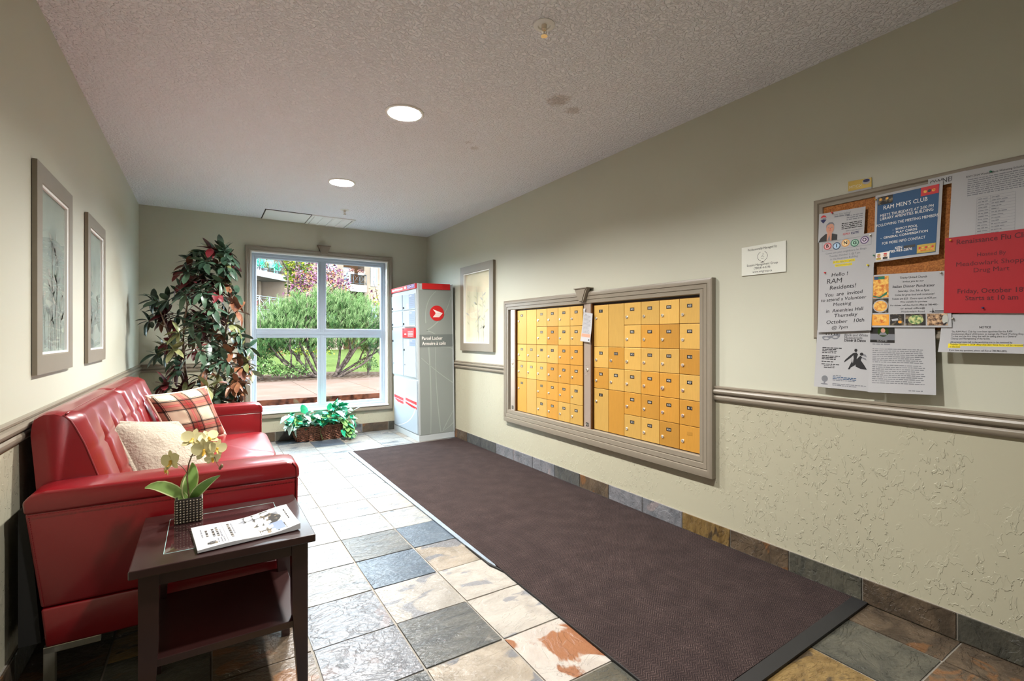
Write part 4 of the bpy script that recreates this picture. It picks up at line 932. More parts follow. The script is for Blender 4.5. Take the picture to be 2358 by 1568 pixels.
# note taped on pillar
def d_tag(mb, F, w, h):
    put_text(mb, 'Rules', .010, (w*.28, h*.92), F, 1, width=w*.2); lines(mb, F, w*.08, w*.9, h*.88, h*.30, 14, .0035, 2, 44, ragged=.25); quad(mb, F, w*.05, h*.16, w*.95, h*.27, 3, 2); quad(mb, F, w*.80, h*.05, w*.90, h*.10, 1, 1)
nt = sheet('paper_notice', 'narrow white paper note taped over the middle mailbox pillar', 'note', .034, [(2.790, 1.338), (2.690, 1.323), (2.703, 1.112), (2.812, 1.121)], ['paper', 'ink', 'ink_light', 'skin'], d_tag, .014)
o = MB(); o.grid(lambda u, v: (W-.033-.004*sin(3*v), 2.790-.022*u, 1.330+.034*v), 1, 3); o.build('tape', 'paper', nt)
# push pins
PINS = [(.560, 1.752, .031, 'green', 'green push pin at the top of the schedule sheet'), (1.113, 1.448, .033, 'redtxt', 'dark red push pin in the handwritten sheet'), (.944, 1.462, .033, 'yellow_hl', 'yellow push pin right of the handwritten greeting'),
        (.921, 1.500, .032, 'green', 'teal push pin at the lower left edge of the blue poster'), (.671, 1.523, .035, 'orange', 'orange push pin in the top left corner of the red flyer'), (.580, 1.262, .036, 'navy', 'blue push pin near the bottom of the red flyer'),
        (.915, 1.735, .032, 'gold_card', 'yellow push pin in the top left corner of the blue poster'), (.700, 1.402, .033, 'steel', 'clear push pin at the top right of the dinner flyer'), (.665, 1.225, .031, 'steel', 'clear push pin in the typed notice below the red flyer'),
        (1.085, 1.716, .030, 'redtxt', 'small red push pin at the top of the estate agent flyer'), (.935, 1.588, .031, 'steel', 'clear push pin at the top right of the bingo flyer')]
for y, z, x, m_, lb in PINS:
    o = MB(); o.lathe([(.0033, 0), (.0033, -.001), (.0017, -.0025), (.0017, -.006), (.0030, -.0075), (.0030, -.0085), (.0014, -.009)], (W-x, y, z), 12, axis='x')
    tag(o.build('push_pin', m_, None, angle=40, loc=(W-x, y, z)), lb, 'pin', 'push pins on the notice board')

# ------------------------------------------------------------------ parcel locker
LX, LX1, LY0, LY1, LZ = 1.985, 2.414, 5.045, 5.875, 1.742
t = thing('parcel_locker', 'tall grey parcel locker with red header standing in the corner right of the window', 'locker', (2.2, 5.46, 0))
o = MB(); o.bbox((LX+.004, LY0+.004, .012), (LX1-.004, LY1-.004, LZ-.004), .004); o.build('carcass', 'locker_body', t)
o = MB(); o.bbox((LX-.002, LY0-.002, 0), (LX1, LY1, .068), .004); o.build('plinth', 'locker_body', t)
# side panel, facing the camera
fS = lambda a, b, h=0: (a, LY0-h, b)
o = MB(); o.box((LX+.012, LY0-.003, .070), (LX1-.004, LY0+.004, 1.668), 0); o.bbox((LX-.002, LY0-.005, .070), (LX+.022, LY0+.004, 1.742), .006, 3)
o.bbox((LX1-.016, LY0-.004, .070), (LX1, LY0+.004, 1.742), .004, 3)
S = lambda u, v: (u, LY0-.0038, v)
o.add([S(LX+.014, 1.037), S(LX1-.006, 1.037), S(LX1-.006, 1.175), S(LX+.014, 1.175)], [(0, 1, 2, 3)], 1)
def arc(pts, w0, w1, mi, z=.0034):
    n = len(pts); vs = []
    for i, (a, b) in enumerate(pts):
        d = Vector((pts[min(i+1, n-1)][0]-pts[max(i-1, 0)][0], pts[min(i+1, n-1)][1]-pts[max(i-1, 0)][1])).normalized(); w_ = w0+(w1-w0)*i/(n-1)
        vs += [(a-d.y*w_, LY0-z, b+d.x*w_), (a+d.y*w_, LY0-z, b-d.x*w_)]
    o.add(vs, [(2*i, 2*i+1, 2*i+3, 2*i+2) for i in range(n-1)], mi)
def bez(p0, p1, p2, n=14): return [((1-k/n)**2*p0[0]+2*(1-k/n)*k/n*p1[0]+(k/n)**2*p2[0], (1-k/n)**2*p0[1]+2*(1-k/n)*k/n*p1[1]+(k/n)**2*p2[1]) for k in range(n+1)]
arc(bez((2.205, 1.655), (2.06, 1.55), (2.08, 1.30)), .003, .006, 2); arc(bez((2.385, 1.60), (2.33, 1.36), (2.09, 1.22)), .003, .007, 2); arc(bez((2.09, 1.22), (2.16, 1.20), (2.19, 1.178)), .007, .003, 2)
arc(bez((2.11, 1.035), (2.14, .60), (2.12, .08)), .008, .004, 2); arc(bez((2.19, 1.035), (2.18, .60), (2.24, .08)), .003, .006, 2); arc(bez((2.02, .92), (2.22, .74), (2.405, .62)), .003, .005, 2); arc(bez((2.27, .10), (2.34, .22), (2.405, .32)), .006, .003, 2)
arc(bez((2.26, 1.035), (2.40, 1.03), (2.405, 1.0)), .003, .004, 2); arc(bez((2.25, .08), (2.36, .13), (2.405, .18)), .003, .006, 2)
o.build('side_panel', ['locker_grey', 'locker_band', 'locker_line', 'locker_body'], t)
o = MB(); o.bbox((LX+.058, LY0-.007, 1.676), (LX1-.036, LY0+.002, 1.742), .002, 0); o.build('side_header', 'red', t)
o = MB(); put_text(o, 'Parcel Locker', .052, (2.032, 1.117), lambda u, v: (u, LY0-.0048, v), 0, align='l', width=.245, bold=.012, res=3); put_text(o, 'Armoire à colis', .052, (2.032, 1.060), lambda u, v: (u, LY0-.0048, v), 0, align='l', width=.282, bold=.012, res=3); o.build('lettering', 'logo_white', t)
cx, cz = 2.214, 1.412; o = MB()
o.lathe([(.086, 0), (.086, -.0022), (.084, -.003)], (cx, LY0-.0035, cz), 44, 0, axis='y')
lg = lambda pts: [(cx+a*.083, LY0-.0072, cz+b*.086) for a, b in pts]
o.add(lg([(-.62, .52), (.82, .02), (.30, -.52), (-.62, -.52), (-.40, -.28), (-.22, -.05), (-.25, .12)]), [tuple(range(7))], 1)
for a, b, c_ in ((-.23, -.04, .70), (-.34, -.20, .52), (-.46, -.36, .40)): o.add([(cx+a*.083, LY0-.0078, cz+b*.086+.0012), (cx+c_*.083, LY0-.0078, cz+b*.086+.0012), (cx+c_*.083, LY0-.0078, cz+b*.086-.0012), (cx+a*.083, LY0-.0078, cz+b*.086-.0012)], [(0, 1, 2, 3)], 0)
o.add([(cx-.30*.083, LY0-.0080, cz+.30*.086), (cx+.40*.083, LY0-.0080, cz+.10*.086), (cx+.40*.083, LY0-.0080, cz+.08*.086), (cx-.26*.083, LY0-.0080, cz+.12*.086)], [(0, 1, 2, 3)], 1)
o.build('emblem', ['red', 'logo_white'], t)
# door face, toward the left wall: a = y
E_ = lambda y, z, h=0: (LX-h, y, z)
o = MB(); o.box((LX-.004, LY0+.02, .69), (LX+.004, LY1-.01, 1.675), 0); o.build('door_frame', 'locker_body', t)
o = MB(); o.bbox((LX-.012, LY0+.012, 1.684), (LX+.003, LY1-.004, LZ-.002), .002, 0)
o.box((LX-.0130, 5.090, 1.694), (LX-.0118, 5.200, 1.736), 1); o.box((LX-.0130, 5.205, 1.694), (LX-.0118, 5.320, 1.736), 1)
F = lambda u, v: (LX-.0128, 5.87-u, v)
words(o, F, .03, .40, 1.703, .020, 2, 5); words(o, F, .46, .52, 1.703, .026, 2, 8)
for k in range(3):
    words(o, lambda u, v: (LX-.0138, 5.87-u, v), .56, .64, 1.725-.011*k, .004, 2, 30+k); words(o, lambda u, v: (LX-.0138, 5.87-u, v), .69, .765, 1.725-.011*k, .004, 2, 40+k)
o.add([(LX-.0138, 5.225, 1.715+.008), (LX-.0138, 5.185, 1.715), (LX-.0138, 5.225, 1.715-.008)], [(0, 1, 2)], 2)
o.build('front_header', ['red', 'purple_sticker', 'logo_white'], t)
rows = [(5.905, 5.493, 1.640, 1.462, 0), (5.905, 5.493, 1.450, 1.270, 0), (5.905, 5.493, 1.232, .700, 0), (5.470, 5.085, 1.636, 1.456, 1), (5.470, 5.085, 1.446, 1.270, 2), (5.470, 5.085, 1.132, .700, 3)]
for ya, yb, z1, z0, st in rows:
    ya = min(ya, LY1-.012); q = MB(); q.bbox((LX-.013, yb, z0), (LX-.003, ya, z1), .003); d = q.build('door', 'locker_door', t)
    q = MB(); zz = z0+.030 if z1-z0 < .3 else z1-.13; yy = ya-.034
    q.lathe([(.012, 0), (.012, -.007), (.006, -.010)], (LX-.013, yy, zz), 12, 0, axis='x'); q.box((LX-.024, yy-.002, zz-.009), (LX-.022, yy+.002, zz+.009)); q.build('lock', 'black', d)
    if z1-z0 > .3: q = MB(); q.lathe([(.008, 0), (.008, -.004)], (LX-.013, yy-.01, z0+.13), 10, 0, axis='x'); q.build('key_slot', 'ink_grey', d)
    if st:
        q = MB(); zt = z1-.008; zb_ = z0+.012 if st < 3 else z1-.082
        q.box((LX-.0142, yb+.006, zb_), (LX-.0130, yb+.180, zt), 0); q.box((LX-.0142, yb+.195, zb_), (LX-.0130, yb+.245, min(zb_+.06, zt)), 1)
        G = lambda u, v: (LX-.0146, yb+.172-u, v)
        words(q, G, .01, .08, zt-.022, .010, 1, 3)
        for k in range(int((zt-.045-zb_)/.02)): words(q, G, .01, .15, zt-.045-.02*k, .005, 2, 11+k)
        q.build('instruction_sticker', ['sticker_blue', 'white', 'ink_light'], d)
q = MB(); q.box((LX-.022, 5.088, 1.142), (LX-.004, 5.468, 1.252), 0); q.box((LX-.0235, 5.088, 1.232), (LX-.022, 5.468, 1.252), 1); q.box((LX-.024, 5.40, 1.236), (LX-.0232, 5.46, 1.246), 3)
G = lambda u, v: (LX-.0226, 5.44-u, v)
for k in range(4): words(q, G, .15, .31, 1.205-.016*k, .008, 2, 20+k)
words(q, G, .04, .10, 1.175, .02, 2, 9); q.build('return_slot', ['red', 'redtxt', 'logo_white', 'black'], t)
q = MB(); q.add([(LX-.005, 5.10, 1.262), (LX-.062, 5.12, 1.268), (LX-.052, 5.30, 1.262), (LX-.005, 5.44, 1.258)], [(0, 1, 2, 3)]); q.build('sticker_flap', 'logo_white', t)
q = MB(); q.bbox((LX-.008, LY0+.03, .080), (LX+.003, LY1-.03, .665), .002, 0)
V = lambda u, v: (LX-.0088, 5.845-u, v)
q.add([V(.02, .450), V(.34, .432), V(.34, .400), V(.02, .415)], [(0, 1, 2, 3)], 1); q.add([V(.02, .408), V(.34, .392), V(.34, .362), V(.14, .370)], [(0, 1, 2, 3)], 1)
q.add([V(.41, .448), V(.76, .430), V(.76, .400), V(.41, .418)], [(0, 1, 2, 3)], 1); q.add([V(.41, .405), V(.76, .372), V(.76, .350), V(.60, .360), V(.41, .385)], [(0, 1, 2, 3, 4)], 1)
pts = bez((.15, .09), (.62, .18), (.72, .36)); vs = [V(a+d_, b) for a, b in pts for d_ in (-.012, .012)]; q.add(vs, [(2*i, 2*i+1, 2*i+3, 2*i+2) for i in range(len(pts)-1)], 2)
q.build('lower_panel', ['locker_door', 'red', 'white'], t)
t.rotation_euler = (0, R(-.9), 0)

# ------------------------------------------------------------------ framed pictures
def picture(label, fn, a0, a1, b0, b1, g, th, art, lines_, flip, loc, fw_=.10):
    t = thing('framed_picture', label, 'picture', loc, 'framed botanical pictures')
    o = MB(); ring(o, fn, a0, a1, b0, b1, [(0, .002), (0, th), (g-.006, th), (g, th-.004), (g, .004)]); o.build('frame', 'trim', t, angle=30)
    o = MB(); ring(o, fn, a0+g-.001, a1-g+.001, b0+g-.001, b1-g+.001, [(0, .002), (0, th-.002), (.008, th-.004), (.008, .002)]); o.build('inner_slip', 'white', t)
    o = MB(); A = [fn(a, b, .003) for a, b in ((a0+g, b0+g), (a1-g, b0+g), (a1-g, b1-g), (a0+g, b1-g))]; o.add(A, [(0, 1, 2, 3)], 0)
    w = a1-a0-2*g; h = b1-b0-2*g; F = lambda u, v: fn((a1-g-u) if flip else (a0+g+u), b0+g+v, .0036); rr = random.Random(int(abs(a0)*1000))
    def stroke(pts, wd, mi):
        n = len(pts)
        for i in range(n-1):
            (x0, y0), (x1, y1) = pts[i], pts[i+1]; d = Vector((x1-x0, y1-y0)); d = d.normalized()*wd if d.length else Vector((wd, 0))
            o.add([F(x0-d.y, y0+d.x), F(x0+d.y, y0-d.x), F(x1+d.y, y1-d.x), F(x1-d.y, y1+d.x)], [(0, 1, 2, 3)], mi)
    for k in range(lines_):
        u = w*rr.uniform(.15, .85); top = h*rr.uniform(.35, .8); bend = w*rr.uniform(-.18, .18)
        stroke([(min(max(u+bend*s*s, .01), w-.01), top*s) for s in [q/8 for q in range(9)]], .0016+.0012*rr.random(), 1+k % 2)
        for q in range(3):
            s = rr.uniform(.3, .95); x = u+bend*s*s; y = top*s; L_ = w*rr.uniform(.06, .16)*rr.choice((-1, 1))
            o.add([F(min(max(c[0], .005), w-.005), min(c[1], h-.005)) for c in ((x, y), (x+L_*.5, y+.03), (x+L_, y+.035), (x+L_*.6, y+.008))], [(0, 1, 2, 3)], 1+(k+q) % 2)
    # seed head
    c = (w*.48, h*.70)
    for k in range(26): a = 2*pi*k/26; stroke([(c[0], c[1]), (c[0]+w*.17*cos(a), c[1]+w*.17*sin(a))], .0007, 1)
    stroke([(c[0], 0.02), (c[0]+.01, h*.35), c], .0022, 2)
    o.build('artwork', art, t, fix=False)
    o = MB(); A = [fn(a, b, hh) for hh in (.007, .0082) for a, b in ((a0+g, b0+g), (a1-g, b0+g), (a1-g, b1-g), (a0+g, b1-g))]; o.add(A, [(0, 1, 2, 3), (7, 6, 5, 4), (0, 4, 5, 1), (1, 5, 6, 2), (2, 6, 7, 3), (3, 7, 4, 0)]); o.build('glass_pane', 'pic_glass', t)
picture('framed cream botanical print on the right wall above the chair rail by the locker', onR, 4.150, 4.878, 1.000, 1.912, .082, .030, ['art_cream', 'art_green', 'art_grey'], 9, True, (W, 4.5, 1.0))
picture('larger looking framed botanical print on the left wall, nearer the camera', onL, 2.463, 3.034, 1.013, 1.817, .076, .017, ['art_sage', 'art_sage_dark', 'art_grey'], 12, False, (L, 2.75, 1.01))
picture('framed botanical print on the left wall nearer the window corner', onL, 3.395, 3.930, 1.014, 1.819, .070, .017, ['art_sage', 'art_sage_dark', 'art_grey'], 10, False, (L, 3.66, 1.01))
# ------------------------------------------------------------------ sofa
sofa = thing('sofa', 'red leather two seat sofa with tufted back against the left wall', 'sofa', (-.05, 3.1, 0))
AY = ((2.135, 2.285), (4.07, 4.22))
for k, (ya, yb) in enumerate(AY):
    o = MB()
    o.prism([(-.470, .586), (-.474, .625), (-.455, .648), (-.42, .656), (.30, .656), (.332, .648), (.344, .625), (.344, .586)], 'y', ya-.004, yb+.004, 0, .010, 3)
    a = o.build('arm_pad', 'leather', sofa, angle=50)
    o = MB(); o.prism([(-.468, .590), (-.430, .277), (.336, .277), (.340, .590)], 'y', ya, yb, 0, .008, 2); arm = o.build('arm', 'leather', sofa, angle=50)
    o = MB(); o.prism([(-.430, .273), (-.418, .145), (.333, .145), (.336, .273)], 'y', ya-.001, yb, 0, .008, 2); o.build('arm_base', 'leather', sofa, angle=50)
    for yo in (ya-.0055, yb+.0055):
        o = MB(); n = 78
        for q in range(n): x = -.462+(.800)*q/n; o.box((x, yo-.0010, .5815), (x+.0062, yo+.0010, .5832))
        o.build('stitching', 'stitch', sofa)
    o = MB(); n = 40
    yo = ya-.0012
    for q in range(n):
        z = .578-.296*q/n; x = -.458+(.036)*q/n; o.box((x, yo-.0008, z-.0045), (x+.0014, yo+.0006, z))
    o.build('stitching', 'stitch', sofa)
    for yo in (ya-.004, yb+.004):
        o = MB(); o.tube([(.326, yo, .150), (.330, yo, .40), (.334, yo, .60), (.332, yo, .632), (.318, yo, .650)], .0032, 6); o.build('piping', 'stitch', sofa, smooth=True)
o = MB(); o.bbox((.27, 2.286, .145), (.325, 4.069, .292), .01); o.build('front_rail', 'leather', sofa, angle=50)
o = MB(); o.box((-.43, 2.29, .15), (.28, 4.065, .285)); o.build('seat_deck', 'black_cloth', sofa)
def superbox(c, r, e=.25, nu=40, nv=20, fn=None):
    mb = MB(); sg = lambda v, k: math.copysign(abs(v)**k, v)
    def P(u, v):
        a = 2*pi*u; b = -pi/2+pi*v
        p = [sg(cos(b), e)*sg(cos(a), e), sg(cos(b), e)*sg(sin(a), e), sg(sin(b), e)]
        return tuple(c[i]+r[i]*p[i] for i in range(3))
    mb.grid(P, nu, nv, closed_u=True)
    return mb
for k, (ya, yb) in enumerate(((2.290, 3.172), (3.180, 4.064))):
    mb = superbox((.065, (ya+yb)/2, .375), (.302, (yb-ya)/2, .082), .22, 56, 28)
    mb.v = [(x, y, z+(.018*(1-((x-.065)/.31)**2)*(1-((y-(ya+yb)/2)/((yb-ya)/2+.01))**2)+.0018*sin(38*x+9*y+3*sin(17*y)) if z > .40 else 0)) for x, y, z in mb.v]
    mb.build('seat_cushion', 'leather', sofa, smooth=True)
    o = MB(); o.tube([(.35, ya+.03, .437), (.352, ya+.2, .440), (.352, yb-.2, .440), (.35, yb-.03, .437)], .0028, 6); o.build('piping', 'stitch', sofa, smooth=True)
# tufted back
PF = [(-.240, .43), (-.272, .52), (-.318, .66), (-.352, .77), (-.385, .850), (-.402, .874), (-.428, .885), (-.462, .884), (-.484, .866), (-.490, .82), (-.475, .62), (-.462, .30), (-.30, .30)]
NF = 7
def prof_pt(s):                                                      # s 0..1 along the outline
    L_ = [0]
    for i in range(len(PF)-1): L_.append(L_[-1]+math.dist(PF[i], PF[i+1]))
    d = s*L_[-1]
    for i in range(len(PF)-1):
        if d <= L_[i+1]+1e-9:
            t_ = (d-L_[i])/(L_[i+1]-L_[i]); return (PF[i][0]+(PF[i+1][0]-PF[i][0])*t_, PF[i][1]+(PF[i+1][1]-PF[i][1])*t_)
    return PF[-1]
fl_ = sum(math.dist(PF[i], PF[i+1]) for i in range(5)); tl_ = sum(math.dist(PF[i], PF[i+1]) for i in range(len(PF)-1)); SF = fl_/tl_
for k, (ya, yb) in enumerate(((2.287, 3.174), (3.178, 4.067))):
    mb = MB(); NU, NV = 88, 90; rows_ = []
    def P(u, v):
        x, z = prof_pt(v); y = ya+(yb-ya)*u
        x2, z2 = prof_pt(min(1, v+.004)); x1, z1 = prof_pt(max(0, v-.004)); d = Vector((x2-x1, z2-z1)).normalized(); nx, nz = d.y, -d.x
        h = 0
        if v < SF*1.02:
            s = v/SF; e = min(u, 1-u)*(yb-ya); edge = 1-(1-min(e/.07, 1))**2; top = min(1, max(0, (1.02-s)/.10)); bot = 1
            h = .034*edge*min(1, top+.35)
            for cu_ in (.25, .5, .75):                              # vertical creases, fading to the top
                dd = abs(u-cu_)*(yb-ya); fade = max(0, 1-max(0, s-.62)/.36)
                h -= .020*math.exp(-(dd/.020)**2)*fade*edge + .007*math.exp(-(dd/.055)**2)*fade*edge
            for cs in (.36, .70):
                ds = abs(s-cs)*fl_; h -= .006*math.exp(-(ds/.006)**2)*edge
                for cu_ in (.25, .5, .75):
                    dd = math.hypot(abs(u-cu_)*(yb-ya), ds); h -= .017*math.exp(-(dd/.026)**2)*edge
        elif v < SF*1.5:
            e = min(u, 1-u)*(yb-ya); h = .008*(1-(1-min(e/.05, 1))**2)
        return (x+nx*h, y, z+nz*h)
    s_ = -1
    mb.grid(P, NU, NV)
    w = NU+1
    mb.f.append(tuple(j*w for j in range(NV+1))); mb.m.append(0); mb.f.append(tuple(j*w+NU for j in range(NV+1))[::-1]); mb.m.append(0)
    xa, za = prof_pt(.3)
    mb.build('back_cushion', 'leather', sofa, angle=60)
    for yy in ((ya+.002, yb-.002) if k == 0 else (ya+.002, yb-.002)):
        o = MB(); o.tube([(prof_pt(s)[0]+.004, yy, prof_pt(s)[1]+.002) for s in [q*SF*1.02/16 for q in range(4, 17)]], .0032, 6); o.build('piping', 'stitch', sofa, smooth=True)
    o = MB(); o.tube([(-.398, ya+.002+(yb-ya-.004)*q/10, .884+.004*sin(pi*q/10)) for q in range(11)], .0036, 6); o.build('piping', 'leather', sofa, smooth=True)
o = MB(); o.prism([(-.486, .60), (-.486, .16), (-.432, .16), (-.462, .60)], 'y', 2.15, 4.205); o.build('rear_panel', 'black_cloth', sofa)
for (x, s) in ((-.425, 1), (.325, -1)):
    for y in (2.140, 4.19):
        o = MB(); o.bbox((x, y, 0), (x+s*.030, y+.022, .143), .002); o.bbox((x, y, .122), (x+s*.145, y+.022, .145), .002); o.build('leg', 'steel', sofa)
sofa.rotation_euler = (0, 0, R(-1.2))

# ------------------------------------------------------------------ pillows
def pillow(name, label, corners, thick, mat, rim_mat, loc, nrm_sign=1, n=22, pinch=.06, rim=.010, group='pillows on the sofa', ribs=None):
    TL, TR, BR, BL = [Vector(c) for c in corners]
    nr = (TR-TL).cross(BL-TL).normalized()*nrm_sign
    t = thing(name, label, 'pillow', loc, group); uv = []; vs = []; fs = []
    C0 = (TL+TR+BR+BL)/4
    def base(u, v): return (BL*(1-u)+BR*u)*(1-v)+(TL*(1-u)+TR*u)*v
    def prf(a): return max(0, 1-abs(2*a-1)**2.6)**.62
    def P(u, v, s):
        uu = .5+(u-.5)*(1-pinch*(1-abs(2*v-1)**2)); vv = .5+(v-.5)*(1-pinch*(1-abs(2*u-1)**2))
        w_ = .0028*noise.noise(Vector((u*7, v*7, s)))
        return base(uu, vv)+nr*s*(thick/2*prf(u)*prf(v)+w_*min(1, prf(u)*prf(v)*2)*2)
    mb = MB(); mb.uv = []
    for s in (1, -1):
        mb.grid(lambda u, v: tuple(P(u, v, s)), n, n); mb.uv += [(i/n, j/n) for j in range(n+1) for i in range(n+1)]
    mb.build('cover', mat, t, smooth=True)
    edge = [(k/n, 0) for k in range(n)]+[(1, k/n) for k in range(n)]+[(1-k/n, 1) for k in range(n)]+[(0, 1-k/n) for k in range(n+1)]
    o = MB(); o.tube([P(u, v, 0) for u, v in edge], rim, 7, cap=False); o.build('edging', rim_mat, t, smooth=True)
    for c in (TL, TR, BR, BL):
        d = (c-C0).normalized(); o = MB(); o.tube([c-d*.03, c-d*.008, c+d*.006], [rim*1.5, rim*1.2, rim*.3], 7); o.build('corner', rim_mat, t, smooth=True)
    return t
M['plaid_rim'] = plain('cream_fringe', (214, 190, 172), .9, sheen=.3)
pillow('tartan_pillow', 'cream, red and black tartan cushion in the far corner of the sofa', [(-.300, 3.62, .800), (.005, 3.90, .815), (.125, 3.985, .462), (-.170, 3.70, .462)], .15, 'plaid', 'plaid_rim', (-.05, 3.8, .46), rim=.007)
pillow('fleece_pillow', 'cream fleece cushion leaning on the back of the sofa nearest the camera', [(-.362, 2.775, .775), (-.118, 3.00, .715), (.055, 2.83, .468), (-.215, 2.62, .468)], .16, 'fur', 'fur', (-.15, 2.8, .46), rim=.011, pinch=.03)

# ------------------------------------------------------------------ side table
tb = thing('side_table', 'dark espresso wood side table with a lower shelf in front of the red sofa', 'table', (.06, 1.87, 0))
TX, TX2, TY, TY2, TZ = -.174, .298, 1.640, 2.100, .530
o = MB(); o.bbox((TX, TY, .506), (TX2, TY2, TZ), .003); o.build('tabletop', 'espresso', tb)
IX, IX2, IY, IY2 = -.100, .218, 1.722, 2.034
o = MB(); ring(o, lambda a, b, h=0: (a, b, TZ-.001+h), IX, IX2, IY, IY2, [(0, 0), (0, .0012), (.014, .0034), (.014, 0)], 0)
o.add([(IX+.014, IY+.014, TZ+.0023), (IX2-.014, IY+.014, TZ+.0023), (IX2-.014, IY2-.014, TZ+.0023), (IX+.014, IY2-.014, TZ+.0023)], [(0, 1, 2, 3)], 0); o.build('glass_inset', 'table_glass', tb, fix=False)
o = MB(); ring(o, lambda a, b, h=0: (a, b, TZ-.0005+h), IX-.0015, IX2+.0015, IY-.0015, IY2+.0015, [(0, 0), (0, .0012), (.0015, .0012), (.0015, 0)]); o.build('glass_rim_highlight', 'glass_highlight', tb)  # thin pale strip standing in for the edge highlight
for x, sx in ((TX+.020, 1), (TX2-.020, -1)):
    for y, sy in ((TY+.020, 1), (TY2-.020, -1)):
        def sec(z, w): return [(x, y, z), (x+sx*w, y, z), (x+sx*w, y+sy*w, z), (x, y+sy*w, z)]
        o = MB(); vs = sec(.0, .026)+sec(.30, .045)+sec(.508, .047); o.add(vs, [(0, 1, 2, 3), (8, 9, 10, 11)]+[(i*4+k, i*4+(k+1) % 4, (i+1)*4+(k+1) % 4, (i+1)*4+k) for i in range(2) for k in range(4)]); o.build('leg', 'espresso', tb)
for a, b in (((TX+.06, TY+.028, .466), (TX2-.06, TY+.046, .508)), ((TX+.06, TY2-.046, .466), (TX2-.06, TY2-.028, .508)), ((TX+.028, TY+.06, .466), (TX+.046, TY2-.06, .508)), ((TX2-.046, TY+.06, .466), (TX2-.028, TY2-.06, .508))):
    o = MB(); o.box(a, b); o.build('apron', 'espresso', tb)
o = MB(); o.bbox((TX+.030, TY+.026, .240), (TX2-.030, TY2-.026, .262), .002); o.build('shelf', 'espresso', tb)

# magazine
mg = thing('magazine', 'black and white magazine lying open side down on the side table', 'magazine', (.11, 1.79, TZ))
mg['label'] = 'black and white printed magazine lying on the side table'
MC = [(-.038, 1.872), (.246, 1.902), (.262, 1.700), (-.018, 1.668)]   # far-left, far-right, near-right, near-left
def MP_(u, v, h=0):                                                  # u along the long side, v from near to far
    a = [(MC[3][i]+(MC[2][i]-MC[3][i])*u)*(1-v)+(MC[0][i]+(MC[1][i]-MC[0][i])*u)*v for i in range(2)]
    z = TZ+.0035+.007+.006*sin(2.2*pi*u+1.5*v)*(.3+.7*u)+.010*max(0, (1-v)*1.0-.1)*u*u+.012*v*v*u*u
    return (a[0], a[1], z+h)
o = MB(); n = 18; o.grid(lambda u, v: MP_(u, v), n, 10)
o.grid(lambda u, v: (MP_(u, v)[0], MP_(u, v)[1], max(TZ+.0032, MP_(u, v)[2]-.010-.008*u*u*(1-v))), n, 10)
for q in range(3):
    e = [(k/n, 0) for k in range(n+1)] if q == 0 else [(k/n, 1) for k in range(n+1)] if q == 1 else [(0, k/n) for k in range(n+1)]
    vs = []
    for u, v in e: p = MP_(u, v); vs += [p, (p[0], p[1], max(TZ+.0032, p[2]-.010-.008*u*u*(1-v)))]
    o.add(vs, [(2*i, 2*i+1, 2*i+3, 2*i+2) for i in range(n)])
e = [MP_(1, k/n) for k in range(n+1)]; vs = []
for k, p in enumerate(e): vs += [p, (p[0], p[1], max(TZ+.0032, p[2]-.010-.008*(1-k/n)))]
o.add(vs, [(2*i, 2*i+1, 2*i+3, 2*i+2) for i in range(n)])
o.build('pages', 'paper', mg, smooth=False, fix=False)
o = MB(); G = lambda u, v: (lambda p: (p[0], p[1], p[2]+.0005))(MP_(u, v))
def gq(u0, v0, u1, v1, mi, h=0): o.grid(lambda a, b: (lambda p: (p[0], p[1], p[2]+h))(G(u0+(u1-u0)*a, v0+(v1-v0)*b)), 5, 5, mi)
gq(.42, .02, .87, .98, 2); gq(.44, .70, .86, .97, 4, .0001); gq(.60, .05, .87, .30, 1, .0001); gq(.50, .74, .66, .95, 1, .0002)
o.grid(lambda a, b: (lambda p: (p[0], p[1], p[2]+.0002))(G(.56+.06*sin(5*b)+(.28+.02*b)*a*(.9), .42+.55*b)), 8, 8, 1)
gq(.72, .08, .86, .42, 3, .0003); gq(.62, .55, .70, .75, 0, .0004); gq(.68, .40, .72, .66, 0, .0004); gq(.62, .06, .74, .22, 1, .0003)
rr = random.Random(5)
def col(u, v0, v1, w_, mi):
    v = v1
    while v > v0: l_ = min(rr.uniform(.04, .10), v-v0+.01); gq(u, v-l_, u+w_, v, mi, .0002); v -= l_+.03
col(.07, .45, .80, .012, 4); col(.11, .45, .72, .020, 1); col(.17, .40, .74, .022, 1); col(.21, .38, .78, .022, 1); col(.245, .30, .66, .012, 4); col(.20, .10, .28, .010, 4); col(.23, .10, .30, .010, 4); col(.255, .12, .30, .010, 4)
col(.33, .22, .86, .024, 1); col(.37, .36, .86, .012, 4); col(.93, .38, .82, .012, 1); gq(.285, .02, .287, .98, 4)
gq(.12, .10, .19, .16, 1, .0003); gq(.12, .18, .18, .20, 1, .0003); gq(.10, .12, .12, .18, 1, .0003)
o.build('print', ['paper', 'food_dark', 'art_grey', 'sticker_blue', 'ink_grey'], mg, fix=False)

